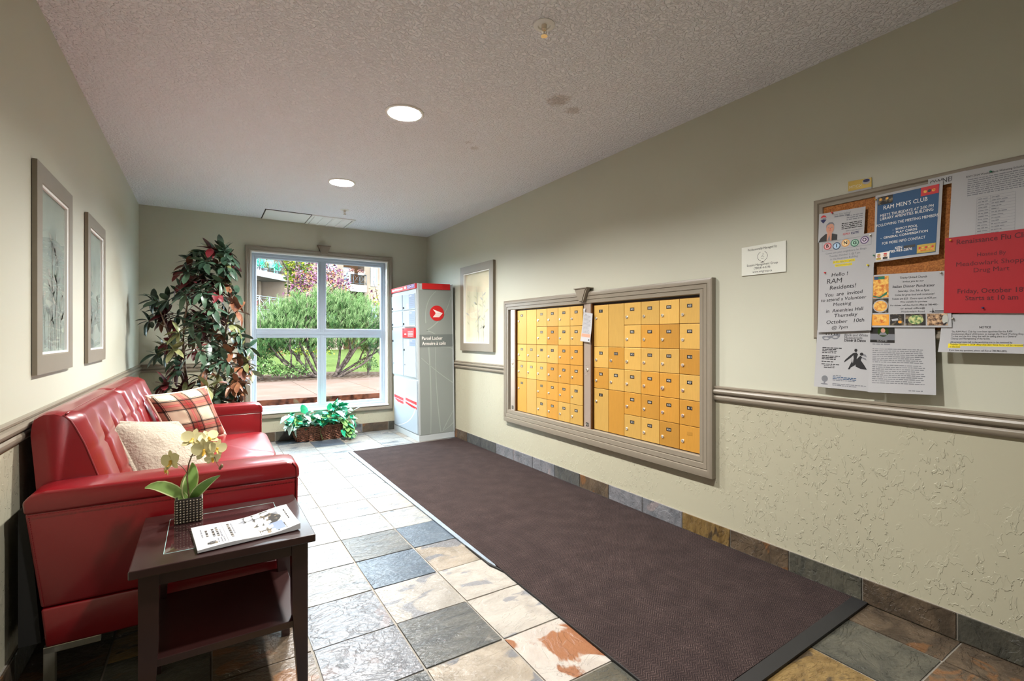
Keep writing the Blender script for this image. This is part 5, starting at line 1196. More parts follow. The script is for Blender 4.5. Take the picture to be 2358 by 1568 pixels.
# ------------------------------------------------------------------ leaf blade (local: grows along +x, normal +z)
def blade(L_=1, w=.36, droop=.25, fold=.12, n=6, tip=.9, base=.06, pw=.8, wave=0):
    vs = []; fs = []
    for i in range(n+1):
        s = i/n; ww = w/2*(math.sin(pi*min(1, (s*tip+.02)**pw))**.85 if 0 < i < n else (base if i == 0 else .01))
        z = -droop*s*s; x = L_*s*(1-.12*droop*s)
        for q in (-1, 0, 1): vs.append((x, q*ww, z-(abs(q)*-fold*ww)+wave*q*sin(s*9)))
    for i in range(n):
        for q in (0, 1): a = i*3+q; fs.append((a, a+1, a+4, a+3))
    return vs, fs
def frame_to(d, up=Vector((0, 0, 1)), roll=0):
    x = Vector(d).normalized(); y = up.cross(x); y = y.normalized() if y.length > 1e-3 else Vector((0, 1, 0)); z = x.cross(y)
    m = Matrix((x, y, z)).transposed(); return m @ Matrix.Rotation(roll, 3, 'X')
def leaf_meshes(keys, shapes, name='leaf'):
    out = {}
    for k in keys:
        out[k] = []
        for sh in shapes: mb = MB(); mb.add(*blade(**sh)); out[k].append(mb.mesh(name, [k], smooth=True))
    return out

# ------------------------------------------------------------------ orchid
RT = Vector((.8455, -.5339, 0)); FW = Vector((.5339, .8455, 0))
oc = Vector((-.046, 1.992, TZ+.0024))
orc = thing('potted_orchid', 'cream artificial orchid in a small beaded cube pot on the side table', 'plant', oc)
VS = .037; VH = .078
o = MB(); o.bbox((oc.x-VS, oc.y-VS, oc.z), (oc.x+VS, oc.y+VS, oc.z+VH-.004), .002)
ring(o, lambda a, b, h=0: (a, b, oc.z+VH-.006+h), oc.x-VS, oc.x+VS, oc.y-VS, oc.y+VS, [(0, 0), (0, .010), (.006, .010), (.006, 0)]); pot = o.build('pot', 'bead_in', orc)
o = MB(); nb, nr_ = 8, 9
bm0 = bmesh.new(); bmesh.ops.create_icosphere(bm0, subdivisions=1, radius=.0044); bv = [v.co.copy() for v in bm0.verts]; bf = [[v.index for v in f.verts] for f in bm0.faces]; bm0.free()
for s in range(4):
    for i in range(nb):
        for j in range(nr_):
            a = -VS+.0046+(2*VS-.0092)*i/(nb-1); z = oc.z+.006+(VH-.010)*j/(nr_-1); p = [(a, -VS), (VS, a), (a, VS), (-VS, a)][s]
            o.add([(oc.x+p[0]+v.x, oc.y+p[1]+v.y, z+v.z) for v in bv], bf)
tag(o.build('beads', 'bead', pot, smooth=True), kind='stuff')
o = MB(); o.bbox((oc.x-VS+.004, oc.y-VS+.004, oc.z+.06), (oc.x+VS-.004, oc.y+VS-.004, oc.z+VH-.010), .003); o.build('moss', 'soil', orc)
P0 = Vector((oc.x, oc.y, 0)); OQ = lambda lat, z, dep=0: P0+RT*lat+FW*dep+Vector((0, 0, z))
def leaf_path(name, pts, widths, mats, parent, fold=.2):
    mb = MB(); n = len(pts); side = []
    for i, p in enumerate(pts):
        d = (pts[min(i+1, n-1)]-pts[max(i-1, 0)]).normalized(); s = d.cross(FW).normalized(); s = (s+FW*-.55).normalized(); side.append(s)
    vs = []
    for i, p in enumerate(pts):
        up = FW*-1
        for q in (-1, -.82, 0, .82, 1): vs.append(tuple(p+side[i]*widths[i]*q-up*abs(q)*widths[i]*-fold))
    fs = []; mi = []
    for i in range(n-1):
        for q in range(4): fs.append((i*5+q, i*5+q+1, (i+1)*5+q+1, (i+1)*5+q)); mi.append(1 if q in (0, 3) else 0)
    mb.v = vs; mb.f = fs; mb.m = mi; return mb.build(name, mats, parent, smooth=True, fix=False)
def curve(pts, n=9):
    pts = [Vector(p) for p in pts]; out = []
    for k in range(n):
        t_ = k/(n-1); q = list(pts)
        while len(q) > 1: q = [q[i]*(1-t_)+q[i+1]*t_ for i in range(len(q)-1)]
        out.append(q[0])
    return out
wl = lambda m_: [m_*max(.12, sin(pi*(.10+.88*k/8))**.8) for k in range(9)]
leaf_path('leaf', curve([OQ(.0, .595), OQ(-.03, .64, -.02), OQ(-.075, .675, -.03), OQ(-.128, .650, -.03)]), wl(.020), ['orchid_leaf', 'orchid_rim'], orc)
leaf_path('leaf', curve([OQ(.002, .595), OQ(-.008, .64), OQ(.018, .68, .01), OQ(-.002, .722, .02)]), wl(.023), ['orchid_leaf', 'orchid_rim'], orc)
leaf_path('leaf', curve([OQ(-.004, .595, .01), OQ(-.022, .63, .01), OQ(-.026, .66, .02), OQ(-.012, .700, .03)]), wl(.016), ['orchid_leaf', 'orchid_rim'], orc)
leaf_path('leaf', curve([OQ(.005, .595), OQ(.030, .625, -.01), OQ(.058, .662, -.01), OQ(.106, .684, 0)]), wl(.017), ['orchid_leaf', 'orchid_rim'], orc)
def stemt(pts, r0, r1): q = curve(pts, 10); mb = MB(); mb.tube(q, [r0+(r1-r0)*k/9 for k in range(10)], 7); mb.build('stem', 'stem', orc, smooth=True)
stemt([OQ(.002, .595), OQ(-.004, .66), OQ(-.022, .72), OQ(.016, .765), OQ(.040, .800)], .0028, .0018)
stemt([OQ(-.006, .690), OQ(-.02, .715), OQ(-.045, .728)], .0016, .0013); stemt([OQ(.004, .748), OQ(.03, .752), OQ(.055, .768)], .0016, .0013)
stemt([OQ(.075, .765), OQ(.090, .755), OQ(.086, .73), OQ(.106, .710)], .0014, .0011)
def flower(c, nrm, size, roll=0):
    nrm = Vector(nrm).normalized(); fr = frame_to(nrm, Vector((0, 0, 1)))
    f = MB(); Xa = fr.col[1]; Ya = fr.col[2]
    root = MB(); root.lathe([(.0, 0), (.003, .002), (.004, .006), (.002, .010)], (0, 0, 0), 8)
    m3 = Matrix((Xa, Ya, nrm)).transposed(); root.v = [tuple(c+m3 @ Vector(v)) for v in root.v]
    fl_o = root.build('flower', 'petal_mid', orc, smooth=True)
    spec = [(90, .95, .50, 0), (20, 1.0, .98, .002), (160, 1.0, .98, .002), (225, .9, .5, -.001), (315, .9, .5, -.001)]
    for a, l_, w_, dz in spec:
        a = R(a)+roll; mb = MB(); vs, fs = blade(1, w_, -.16, .25, 6, .84, .10, .75)
        d = Xa*cos(a)+Ya*sin(a); s = -Xa*sin(a)+Ya*cos(a)
        mb.add([tuple(c+(d*(v[0]*l_)+s*v[1]+nrm*(v[2]*.9+dz/size-.06*(v[0]**2)))*size) for v in vs], fs); mb.build('petal', 'petal', fl_o, smooth=True, fix=False)
    mb = MB(); vs, fs = blade(1, .5, .5, .5, 5, .8, .2); d = Xa*cos(R(270)+roll)+Ya*sin(R(270)+roll); s = -Xa*sin(R(270)+roll)+Ya*cos(R(270)+roll)
    mb.add([tuple(c+(d*v[0]*.45+s*v[1]*.6+nrm*(.28-v[2]*.5-.5*abs(v[1])))*size) for v in vs], fs); mb.build('lip', 'petal_mid', fl_o, smooth=True, fix=False)
flower(OQ(-.052, .735, -.01), (-.75, -.75, .1), .040, .2)
flower(OQ(-.074, .700, .0), (-.9, -.3, -.2), .022, .5)
flower(OQ(.020, .808, -.01), (-.2, -.9, .55), .040, -.2)
flower(OQ(.066, .775, -.02), (-.45, -.95, .05), .042, .15)
flower(OQ(.062, .808, .01), (.1, -.8, .65), .034, .4)
flower(OQ(.094, .776, .0), (.5, -.9, -.05), .034, -.3)
flower(OQ(.080, .742, .0), (.1, -.9, -.35), .026, .1)
for lat, z in ((.106, .709), (.112, .716)): mb = superbox(OQ(lat, z), (.005, .005, .007), 1, 10, 6); mb.build('bud', 'stem', orc, smooth=True)

# ------------------------------------------------------------------ artificial tree behind the sofa
TC = Vector((-.03, 5.02, 0))
tree = thing('artificial_tree', 'tall artificial tree with dark green and burgundy leaves behind the sofa', 'plant', TC)
MB().lathe([(.10, 0), (.11, .01), (.135, .24), (.14, .26), (.125, .265), (.12, .25)], TC, 24).build('pot', 'pot', tree, angle=40)
MB().lathe([(.001, .235), (.122, .24)], TC, 24).build('moss', 'soil', tree)
SC = .00383
TP_ = lambda px, py, dep=0: TC+RT*((px-458)*SC)+FW*dep+Vector((0, 0, 1.16+(773-py)*SC))
stems = [[(440, 1040), (455, 960), (470, 880), (480, 780), (490, 690), (505, 600)], [(448, 1040), (425, 930), (412, 830), (415, 740), (440, 650)], [(452, 1040), (475, 950), (500, 860), (520, 780), (520, 700)], [(445, 1040), (420, 900), (400, 800), (375, 720)]]
stem_pts = []
for st in stems:
    pts = [TP_(px, py, .05*sin(k*1.7)) for k, (px, py) in enumerate(st)]; pts[0] = Vector((TC.x+random.uniform(-.03, .03), TC.y+random.uniform(-.03, .03), .24)); q = curve(pts, 14)
    MB().tube(q, [.013*(1-.75*k/13)+.002 for k in range(14)], 8).build('stem', 'bark', tree, smooth=True); stem_pts += q[4:]
env = [(572, 470, 525), (590, 440, 520), (612, 412, 528), (640, 410, 526), (670, 415, 528), (690, 375, 535), (712, 358, 538), (735, 350, 540), (760, 358, 545), (785, 365, 552), (810, 372, 548), (840, 395, 560), (870, 382, 562), (900, 378, 548), (925, 400, 545), (948, 480, 535)]
LK = ['leaf_green', 'leaf_olive', 'leaf_red', 'leaf_rust']
shapes = [dict(w=.36, droop=.22, fold=.25), dict(w=.31, droop=.46, fold=.35), dict(w=.40, droop=.10, fold=.15)]
LM = leaf_meshes(LK, shapes)
cl = []
rt_ = random.Random(21)
while len(cl) < 175:
    k = rt_.randrange(len(env)-1); f_ = rt_.random(); y = env[k][0]*(1-f_)+env[k+1][0]*f_; a = env[k][1]*(1-f_)+env[k+1][1]*f_; b = env[k][2]*(1-f_)+env[k+1][2]*f_
    u = rt_.uniform(0, 1); px = a+(b-a)*u; half = (b-a)*SC/2; dep = rt_.uniform(-1, 1)*half*math.sqrt(max(.08, 1-(2*u-1)**2))*.85
    p = TP_(px, y, dep)
    if p.x < L+.13 or p.y > D-.14: continue
    if any((p-q[0]).length <   .050 for q in cl): continue
    cl.append((p, px, y, dep))
for px, y in ((350, 690), (368, 712), (358, 815), (566, 800), (340, 740), (560, 835), (505, 572), (520, 950), (355, 700)): cl.append((TP_(px, y, 0), px, y, 0))
cl.sort(key=lambda c: c[3])                                         # nearest the viewer first
count = 0; rest = MB()
axis_px = 460
twig = MB()
for ci, (p, px, y, dep) in enumerate(cl):
    left = px < 455
    r_ = rt_.random()
    if y > 850 and px < 440: key = 'leaf_red' if r_ < .85 else 'leaf_green'
    elif px > 500 and y > 680: key = 'leaf_rust' if r_ < .30 else 'leaf_olive' if r_ < .55 else 'leaf_green'
    elif 640 < y < 740 and 395 < px < 450: key = 'leaf_red' if r_ < .5 else 'leaf_green'
    else: key = 'leaf_green' if r_ < .56 else 'leaf_olive' if r_ < .74 else 'leaf_red' if r_ < .93 else 'leaf_rust'
    ax = TP_(axis_px, y+25, 0); outw = (p-ax); outw = outw.normalized() if outw.length > .02 else Vector((1, 0, 0))
    sp_ = min(stem_pts, key=lambda q: (q-p).length+.6*max(0, q.z-p.z+.05)); twig.tube(curve([sp_, sp_+(p-sp_)*.4+Vector((0, 0, .05)), p+Vector((0, 0, .03)), p], 6), [.004, .0035, .003, .0026, .0022, .0018], 5)
    n_ = rt_.choice((5, 6, 7)); fr = frame_to((outw+Vector((0, 0, .1))).normalized())
    for q in range(n_):
        ang = (q/(n_))*2*pi*.92+rt_.uniform(-.2, .2); sp = .95
        d = fr.col[0]*.45+(fr.col[1]*cos(ang)+fr.col[2]*sin(ang))*sp+Vector((0, 0, -.42)); d.normalize()
        ln = rt_.uniform(.10, .150); rl = rt_.uniform(-.5, .5); si = rt_.randrange(3)
        tip = p+d*ln
        if tip.x < L+.015 or tip.y > D-.02: continue
        if count < 298: inst('leaf', LM[key][si], tree, p, frame_to(d, roll=rl), ln); count += 1
        else:
            vs, fs = blade(**shapes[si]); fm = frame_to(d, roll=rl); rest.add([tuple(p+fm @ Vector(v)*ln) for v in vs], fs, LK.index(key))
twig.build('twigs', 'bark', tree, smooth=True)
tag(rest.build('foliage', LK, tree, smooth=True, fix=False), kind='stuff')

# ------------------------------------------------------------------ basket of ivy
bc = Vector((1.09, 5.785, 0))
bk_ = thing('planter_basket', 'brown wicker basket of teal green artificial leaves under the window', 'basket', bc)
def rr_path(hx, hy, r, n=6):
    pts = []
    for cx_, cy_, a0 in ((hx-r, hy-r, 0), (-hx+r, hy-r, 90), (-hx+r, -hy+r, 180), (hx-r, -hy+r, 270)):
        for k in range(n+1): a = R(a0+90*k/n); pts.append((cx_+r*cos(a), cy_+r*sin(a)))
    return pts
def dense(pts, m):
    L_ = [0]
    for i in range(len(pts)): L_.append(L_[-1]+math.dist(pts[i], pts[(i+1) % len(pts)]))
    out = []; i = 0
    for k in range(m):
        d = L_[-1]*k/m
        while L_[i+1] < d: i += 1
        t_ = (d-L_[i])/max(1e-9, L_[i+1]-L_[i]); a = pts[i % len(pts)]; b = pts[(i+1) % len(pts)]; out.append((a[0]+(b[0]-a[0])*t_, a[1]+(b[1]-a[1])*t_))
    return out
wv = MB(); NS = 48; hx0, hy0, hx1, hy1 = .245, .070, .290, .100; BH = .155
for j in range(13):
    f_ = j/12; pth = dense(rr_path(hx0+(hx1-hx0)*f_, hy0+(hy1-hy0)*f_, .05), NS*2); c_ = []
    for k, (x, y) in enumerate(pth):
        off = .0055*(1 if ((k//2)+j) % 2 else -1)*(0 if k % 2 else 1); l_ = math.hypot(x, y*2.5)+1e-6
        c_.append((bc.x+x+off*x/l_, bc.y+y+off*y*2.5/l_, .007+(BH-.012)*f_+.0012*sin(k*1.3+j)))
    c_.append(c_[0]); wv.tube(c_, .0062, 5, cap=False)
wv.build('weave', 'wicker', bk_, smooth=True)
st_ = MB()
for (a, b) in zip(dense(rr_path(hx0, hy0, .05), NS), dense(rr_path(hx1, hy1, .05), NS)): st_.tube([(bc.x+a[0], bc.y+a[1], .003), (bc.x+b[0], bc.y+b[1], BH)], .0035, 5)
tag(st_.build('stakes', 'wicker_dark', bk_, smooth=True), kind='stuff')
rm = MB(); p_ = [(bc.x+x, bc.y+y, BH+.004) for x, y in dense(rr_path(hx1+.004, hy1+.004, .05), 60)]; p_.append(p_[0])
for ph in (0, pi): rm.tube([(x+.005*cos(k*1.1+ph), y+.005*cos(k*1.1+ph), z+.005*sin(k*1.1+ph)) for k, (x, y, z) in enumerate(p_)], .0055, 6, cap=False)
rm.build('braided_rim', 'wicker', bk_, smooth=True)
ci_ = MB(); ci_.grid(lambda u, v: (lambda q: (bc.x+q[0]*v, bc.y+q[1]*v, .12))(dense(rr_path(hx1-.02, hy1-.02, .04), 30)[int(u*29.9)]), 30, 1, closed_u=False); ci_.build('filler', 'soil', bk_)
IV = leaf_meshes(['leaf_teal', 'leaf_pale', 'leaf_lime'], [dict(w=.50, droop=.25, fold=.22, pw=.62), dict(w=.42, droop=.5, fold=.3, pw=.65), dict(w=.56, droop=.1, fold=.18, pw=.6)])
ri = random.Random(8); tw = MB()
def ivy(p, d, ln, key):
    p = Vector(p); d = Vector(d).normalized()
    if (p+d*ln).y > D-.03: d.y = -abs(d.y)-.1; d.normalize()
    e = p+d*ln; 
    if e.z < .012: d.z = max(0.0, (.012-p.z)/ln); d.normalize()
    inst('leaf', IV[key][ri.randrange(3)], bk_, p, frame_to(d, roll=ri.uniform(-.6, .6)), ln)
src = Vector((bc.x, bc.y, .13))
for k in range(176):
    if k < 82: x = ri.gauss(.94, .12); z = ri.uniform(.165, .30); s0 = (.96, .12)
    elif k < 150: x = ri.gauss(1.27, .085); z = .19+.25*ri.random()*(1-min(1, abs(x-1.27)/.28)); s0 = (1.24, .13)
    else: x = 1.36+ri.uniform(-.04, .06); z = ri.uniform(.05, .20); s0 = (1.33, .13)
    x = max(.76, min(1.44, x)); y = bc.y+ri.uniform(-.13, .03) if k < 150 else bc.y-.13+ri.uniform(-.03, .02)
    p = Vector((x, y, z)); q0 = Vector((s0[0]+(x-s0[0])*.3, bc.y, s0[1])); tw.tube([q0, (q0+p)/2+Vector((0, 0, .03)), p], .0018, 4)
    out = Vector(((x-s0[0])*2.2+ri.uniform(-.4, .4), -.55+ri.uniform(-.5, .3), (.35 if k < 150 else -.6)+ri.uniform(-.7, .5)))
    key = ri.choices(['leaf_teal', 'leaf_pale', 'leaf_lime'], [.5, .38, .12] if k < 82 else [.66, .2, .14] if k < 150 else [.3, .1, .6])[0]
    ivy(p, out, ri.uniform(.095, .150), key)
for (x, y, z, key) in ((1.32, 5.66, .115, 'leaf_lime'), (1.40, 5.64, .06, 'leaf_lime'), (1.075, 5.66, .085, 'leaf_lime'), (.80, 5.70, .20, 'leaf_pale'), (.78, 5.72, .25, 'leaf_pale'), (.84, 5.66, .19, 'leaf_pale')):
    q0 = Vector((x, bc.y-.08, .17)); tw.tube([q0, Vector((x, y, z+.02)), Vector((x, y, z))], .0016, 4); ivy((x, y, z), (-.35 if x < 1 else .2, -.2, -.6), .08 if z < .1 else .12, key)
tag(tw.build('twigs', 'leaf_lime', bk_, smooth=True), kind='stuff')
# ------------------------------------------------------------------ outdoors
GZ = .20
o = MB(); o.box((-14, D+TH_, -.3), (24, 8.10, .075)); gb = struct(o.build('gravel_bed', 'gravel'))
rg = random.Random(4); o = MB()
for k in range(1500):
    x = rg.uniform(.2, 3.4); y = rg.uniform(7.0, 8.12); s = rg.uniform(.012, .032); a = rg.uniform(0, 6.28); z = .075+s*.3
    v = [(s*cos(a+q*pi/2)*rg.uniform(.7, 1.2), s*sin(a+q*pi/2)*rg.uniform(.7, 1.2)) for q in range(4)]
    o.add([(x+p[0], y+p[1], z) for p in v]+[(x, y, z+s*rg.uniform(.4, .8)), (x, y, z-s*.5)], [(q, (q+1) % 4, 4) for q in range(4)]+[((q+1) % 4, q, 5) for q in range(4)])
tag(o.build('gravel', 'gravel', gb), kind='stuff')
o = MB(); o.box((-14, 8.10, -.2), (24, 11.24, .10)); wk = struct(o.build('walkway', 'walk_side'))
for k in range(-5, 12):
    x0 = 1.55+1.02*k; o = MB(); o.bbox((x0+.004, 8.105, .095), (x0+1.016, 11.23, GZ), .006)
    mb_ = MB(); n = len(o.f)
    me = o.build('paving_slab', ['walk', 'walk_side'], wk)
    for p in me.data.polygons:
        if p.normal.y < -.7: p.material_index = 1
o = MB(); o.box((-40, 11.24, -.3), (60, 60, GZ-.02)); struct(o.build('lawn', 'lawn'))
o = MB(); o.grid(lambda u, v: (-2+8*u, 11.25+(2.2+.5*sin(5*u)+.3*sin(13*u))*v, GZ-.015+.03*sin(pi*min(1, v))), 30, 6); struct(o.build('mulch_bed', 'mulch'))

def crown_mesh(cent, rad, count, size, mats, seed, low=-1, shape='leaf', lump=.25, clip=None):
    r = random.Random(seed); mb = MB()
    for k in range(count):
        while True:
            v = Vector((r.gauss(0, 1), r.gauss(0, 1), r.gauss(0, 1))).normalized()
            if v.z > low: break
        f = (1+lump*noise.noise(v*2.3+Vector((seed, 0, 0))))*(r.random()**.30)
        p = Vector((cent[0]+rad[0]*v.x*f, cent[1]+rad[1]*v.y*f, cent[2]+rad[2]*v.z*f))
        if clip and not clip(p): continue
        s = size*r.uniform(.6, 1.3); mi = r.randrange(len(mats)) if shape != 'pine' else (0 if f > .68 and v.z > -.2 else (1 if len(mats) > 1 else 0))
        if shape == 'leaf':
            d = Vector((r.uniform(-1, 1), r.uniform(-1, 1), r.uniform(-1, .6))).normalized(); q = d.cross(Vector((r.uniform(-1, 1), r.uniform(-1, 1), 1))).normalized()
            mb.add([p, p+d*s*.5+q*s*.28, p+d*s, p+d*s*.5-q*s*.28], [(0, 1, 2, 3)], mi)
        else:                                                       # upright tuft of needles round a shoot
            up = (Vector((v.x*.6, v.y*.6, 1.0 if v.z > -.1 else .5))+Vector((r.uniform(-.3, .3), r.uniform(-.3, .3), 0))).normalized()
            a_ = up.cross(Vector((1, .3, 0))).normalized(); b_ = up.cross(a_)
            for q in range(11):
                an = q*2.4; h = .12+.88*q/11; base = p+up*s*h*1.3; d = (a_*cos(an)+b_*sin(an))*.55+up*.75; d.normalize(); sd = d.cross(up).normalized()*s*.055
                mb.add([base-sd, base+sd, base+d*s*.85], [(0, 1, 2)], mi)
    return mb
def branch(mb, p, d, ln, r, depth, rnd_):
    pts = [Vector(p)]; dd = Vector(d).normalized()
    for k in range(4): dd = (dd+Vector((rnd_.uniform(-.22, .22), rnd_.uniform(-.22, .22), .10))).normalized(); pts.append(pts[-1]+dd*ln/4)
    mb.tube(pts, [r*(1-.14*k) for k in range(5)], 6)
    if depth:
        for q in range(2): br = (dd+Vector((rnd_.uniform(-.7, .7), rnd_.uniform(-.5, .5), rnd_.uniform(-.1, .5)))).normalized(); branch(mb, pts[3 if q else 4], br, ln*.72, r*.5, depth-1, rnd_)

# big mountain pine across the window
sh = thing('pine_shrub', 'wide green mountain pine shrub with many bare trunks across the walkway', 'shrub', (2.35, 11.9, GZ))
rb = random.Random(17); o = MB()
for k, (dx, dz) in enumerate(((-1.5, .55), (-1.15, .9), (-.75, 1.1), (-.3, 1.2), (.15, 1.2), (.6, 1.1), (1.0, .85), (1.4, .62), (-1.3, .3), (1.3, .4), (-.5, .8), (.4, .8))):
    b = Vector((2.32+(.22 if dx > 0 else -.08)+rb.uniform(-.06, .06), 11.8+rb.uniform(-.1, .1), GZ-.02)); tb_ = MB()
    branch(tb_, b, (dx, rb.uniform(-.3, .3), dz), .95, .042, 2, rb); tb_.build('trunk', 'trunk_out', sh, smooth=True)
crown = MB()
for cx_, cz_, rx, rz, sd in ((1.55, 1.32, .85, .55, 1), (2.30, 1.50, .85, .52, 2), (3.15, 1.42, .80, .55, 3), (2.75, 1.62, .5, .5, 4), (1.95, 1.60, .45, .42, 5), (1.15, 1.10, .50, .45, 6), (3.65, 1.15, .5, .5, 7), (3.22, 1.72, .22, .42, 8), (1.42, 1.5, .3, .4, 9), (1.0, .85, .35, .28, 10), (1.75, 1.0, .8, .28, 11), (2.9, 1.0, .8, .26, 12), (2.3, 1.95, .22, .35, 13), (3.62, .95, .4, .35, 14), (1.75, 1.75, .2, .35, 15), (2.72, 1.9, .2, .33, 16)):
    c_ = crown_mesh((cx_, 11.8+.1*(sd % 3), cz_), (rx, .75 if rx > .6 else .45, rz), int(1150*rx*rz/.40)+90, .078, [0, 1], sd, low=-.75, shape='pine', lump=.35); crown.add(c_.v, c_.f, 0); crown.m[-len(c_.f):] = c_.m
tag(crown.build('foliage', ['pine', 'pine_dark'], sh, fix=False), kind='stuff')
def bush(name, label, cent, rad, count, size, mats, seed, cat='shrub', trunk=None, group=None, low=-.2, shape='leaf'):
    t = thing(name, label, cat, (cent[0], cent[1], GZ-.02), group)
    mb = crown_mesh(cent, rad, count, size, list(range(len(mats))), seed, low=low, shape=shape); tag(mb.build('foliage', mats, t, fix=False), kind='stuff')
    rb_ = random.Random(seed); o = MB()
    for k in range(trunk or 4): branch(o, (cent[0]+rb_.uniform(-.05, .05), cent[1], GZ-.03), (rb_.uniform(-.5, .5)*rad[0], 0, 1), max(.2, (cent[2]-GZ)*.9), .012+.01*cent[2], 1, rb_)
    o.build('stem', 'trunk_out', t, smooth=True); return t
bush('low_shrub', 'low bright green shrub at the far left of the window, by the walkway', (1.02, 11.75, .38), (.42, .4, .30), 900, .06, ['shrub_leaf', 'pine'], 31)
bush('low_shrub', 'low spreading dark green shrub under the left side of the pine', (1.62, 11.85, .32), (.42, .35, .24), 800, .055, ['pine', 'shrub_leaf'], 32)
bush('upright_shrub', 'leafy green shrub standing at the left edge of the window behind the low shrubs', (.92, 12.6, .62), (.35, .35, .45), 700, .07, ['shrub_leaf'], 33)
bush('small_bush', 'small green bush on the lawn right of the pine trunks', (3.35, 11.9, .42), (.28, .25, .26), 500, .05, ['pine', 'shrub_leaf'], 34)
bush('rust_bush', 'small orange leaved bush glimpsed behind the pine on the left', (1.35, 15.0, .72), (.5, .4, .40), 500, .09, ['rust_shrub', 'shrub_leaf'], 35)
bush('yellow_bush', 'yellow green bush on the lawn seen between the pine trunks', (2.7, 16.5, .65), (.8, .5, .40), 700, .09, ['yellow_leaf', 'shrub_leaf'], 36)
bush('rust_bush', 'small orange leaved bush seen through the pine on the right', (4.0, 14.0, .95), (.35, .3, .30), 300, .07, ['rust_shrub', 'pale_shrub'], 37)
bush('plum_tree', 'plum leaved tree with pink tinged crown behind the pine', (3.30, 17.3, 2.75), (1.02, .8, .98), 2300, .11, ['purple_leaf', 'purple_leaf', 'purple_leaf', 'rust_shrub'], 41, 'tree', 3, 'garden trees', low=-1)
bush('green_tree', 'yellow green columnar tree beside the plum tree', (3.02, 20.2, 4.1), (.50, .5, 1.9), 2600, .14, ['yellow_leaf', 'shrub_leaf', 'yellow_leaf'], 42, 'tree', 3, 'garden trees', low=-1)
bush('golden_tree', 'thin golden leaved tree at the right edge of the window view', (5.35, 16.8, 2.2), (.75, .6, .9), 700, .10, ['pale_shrub', 'yellow_leaf', 'purple_leaf'], 43, 'tree', 3, 'garden trees', low=-1)

# apartment building beyond the garden
bd = thing('apartment_building', 'peach stucco apartment building with white edged balconies across the garden', 'building', (6, 36, 0))
K = 1.8; BX = lambda x: x*K; BZ = lambda z: 1.16+(z-1.16)*K
YF = 36.0
def bbx(a, b, name, mat): o = MB(); o.box(a, b); return o.build(name, mat, bd)
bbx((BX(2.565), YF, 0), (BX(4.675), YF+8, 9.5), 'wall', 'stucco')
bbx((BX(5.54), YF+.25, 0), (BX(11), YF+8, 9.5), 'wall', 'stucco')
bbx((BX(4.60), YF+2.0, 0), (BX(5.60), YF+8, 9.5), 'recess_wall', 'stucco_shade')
bbx((BX(2.86), YF-.12, 0), (BX(2.90), YF, 9.5), 'downpipe', 'white_out')
# angled left wing
A = Vector((2.45, 33.25, 0)); B_ = Vector((4.64, 36.0, 0)); dv = (B_-A).normalized(); nv = Vector((-dv.y, dv.x, 0))*-1
nv = Vector((dv.y, -dv.x, 0))
def wing(s0, s1, t0, t1, z0, z1, name, mat, parent=None):             # s along A->B, t out of the face toward the viewer
    o = MB(); c = [A+dv*s+nv*t_ for s, t_ in ((s0, t0), (s1, t0), (s1, t1), (s0, t1))]
    o.prism([(p.x, p.y) for p in c], 'z', z0, z1); return o.build(name, mat, parent or bd)
WL = (B_-A).length
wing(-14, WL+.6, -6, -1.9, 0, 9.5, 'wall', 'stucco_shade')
wing(WL-.05, WL+.55, -3, .05, 0, 9.5, 'pier', 'stucco'); wing(WL-.55, WL-.28, -1.9, -1.6, 2.68, 4.82, 'column', 'stucco'); 
for z0, z1, zr in ((2.14, 2.68, 3.62), (4.82, 5.21, 6.25)):
    wing(-14, WL+.02, -1.9, .15, z0, z1, 'balcony_slab', 'slab_white')
    o = MB()
    def rp(s, z): p = A+dv*s+nv*.10; return (p.x, p.y, z)
    o.tube([rp(-6, zr), rp(WL, zr)], .030, 6); o.tube([rp(-6, z1+.12), rp(WL, z1+.12)], .022, 6); o.tube([rp(-6, zr-.12), rp(WL, zr-.12)], .016, 6)
    s = WL-.02
    while s > -4:
        o.tube([rp(s, z1), rp(s, zr)], .026, 6)
        o.tube([rp(s, z1+.12), rp(s-1.0, zr-.12)], .015, 5); o.tube([rp(s-1.0, z1+.12), rp(s, zr-.12)], .015, 5); s -= 1.0
    o.build('railing', 'rail_pale' if z0 < 3 else 'rail_grey', bd, smooth=True)
for s0, s1, z0, z1 in ((WL-2.6, WL-1.95, 2.7, 4.5), (WL-.95, WL-.35, 2.7, 4.5), (WL-2.7, WL-1.2, 5.2, 7.3), (WL-.9, WL-.2, 5.2, 7.2)):
    w_ = wing(s0, s1, -1.92, -1.84, z0, z1, 'door', 'white_out'); wing(s0+.08, s1-.08, -1.86, -1.80, z0+.08, z1-.08, 'pane', 'dark_glass', w_)
def seat(cx_, mat, z): 
    o = MB(); 
    for a, b in (((-.35, -.3, .38), (.35, .3, .44)), ((-.35, .24, .44), (.35, .30, .95)), ((-.35, -.3, 0), (-.30, -.25, .6)), ((.30, -.3, 0), (.35, -.25, .6)), ((-.35, -.3, .58), (-.28, .3, .62)), ((.28, -.3, .58), (.35, .3, .62))): o.box((cx_.x+a[0], cx_.y+a[1], z+a[2]), (cx_.x+b[0], cx_.y+b[1], z+b[2]))
    return o
p = A+dv*(WL-2.85)+nv*-.6; tag(seat(p, 'red', 2.68).build('balcony_chair', 'red', None, loc=(p.x, p.y, 2.68)), 'red chair on the lower left balcony of the far building', 'chair')
p = A+dv*(WL-1.2)+nv*-.5; tag(seat(p, 'red', 5.21).build('balcony_chair', 'leaf_teal', None, loc=(p.x, p.y, 5.21)), 'teal chair on the upper left balcony of the far building', 'chair')
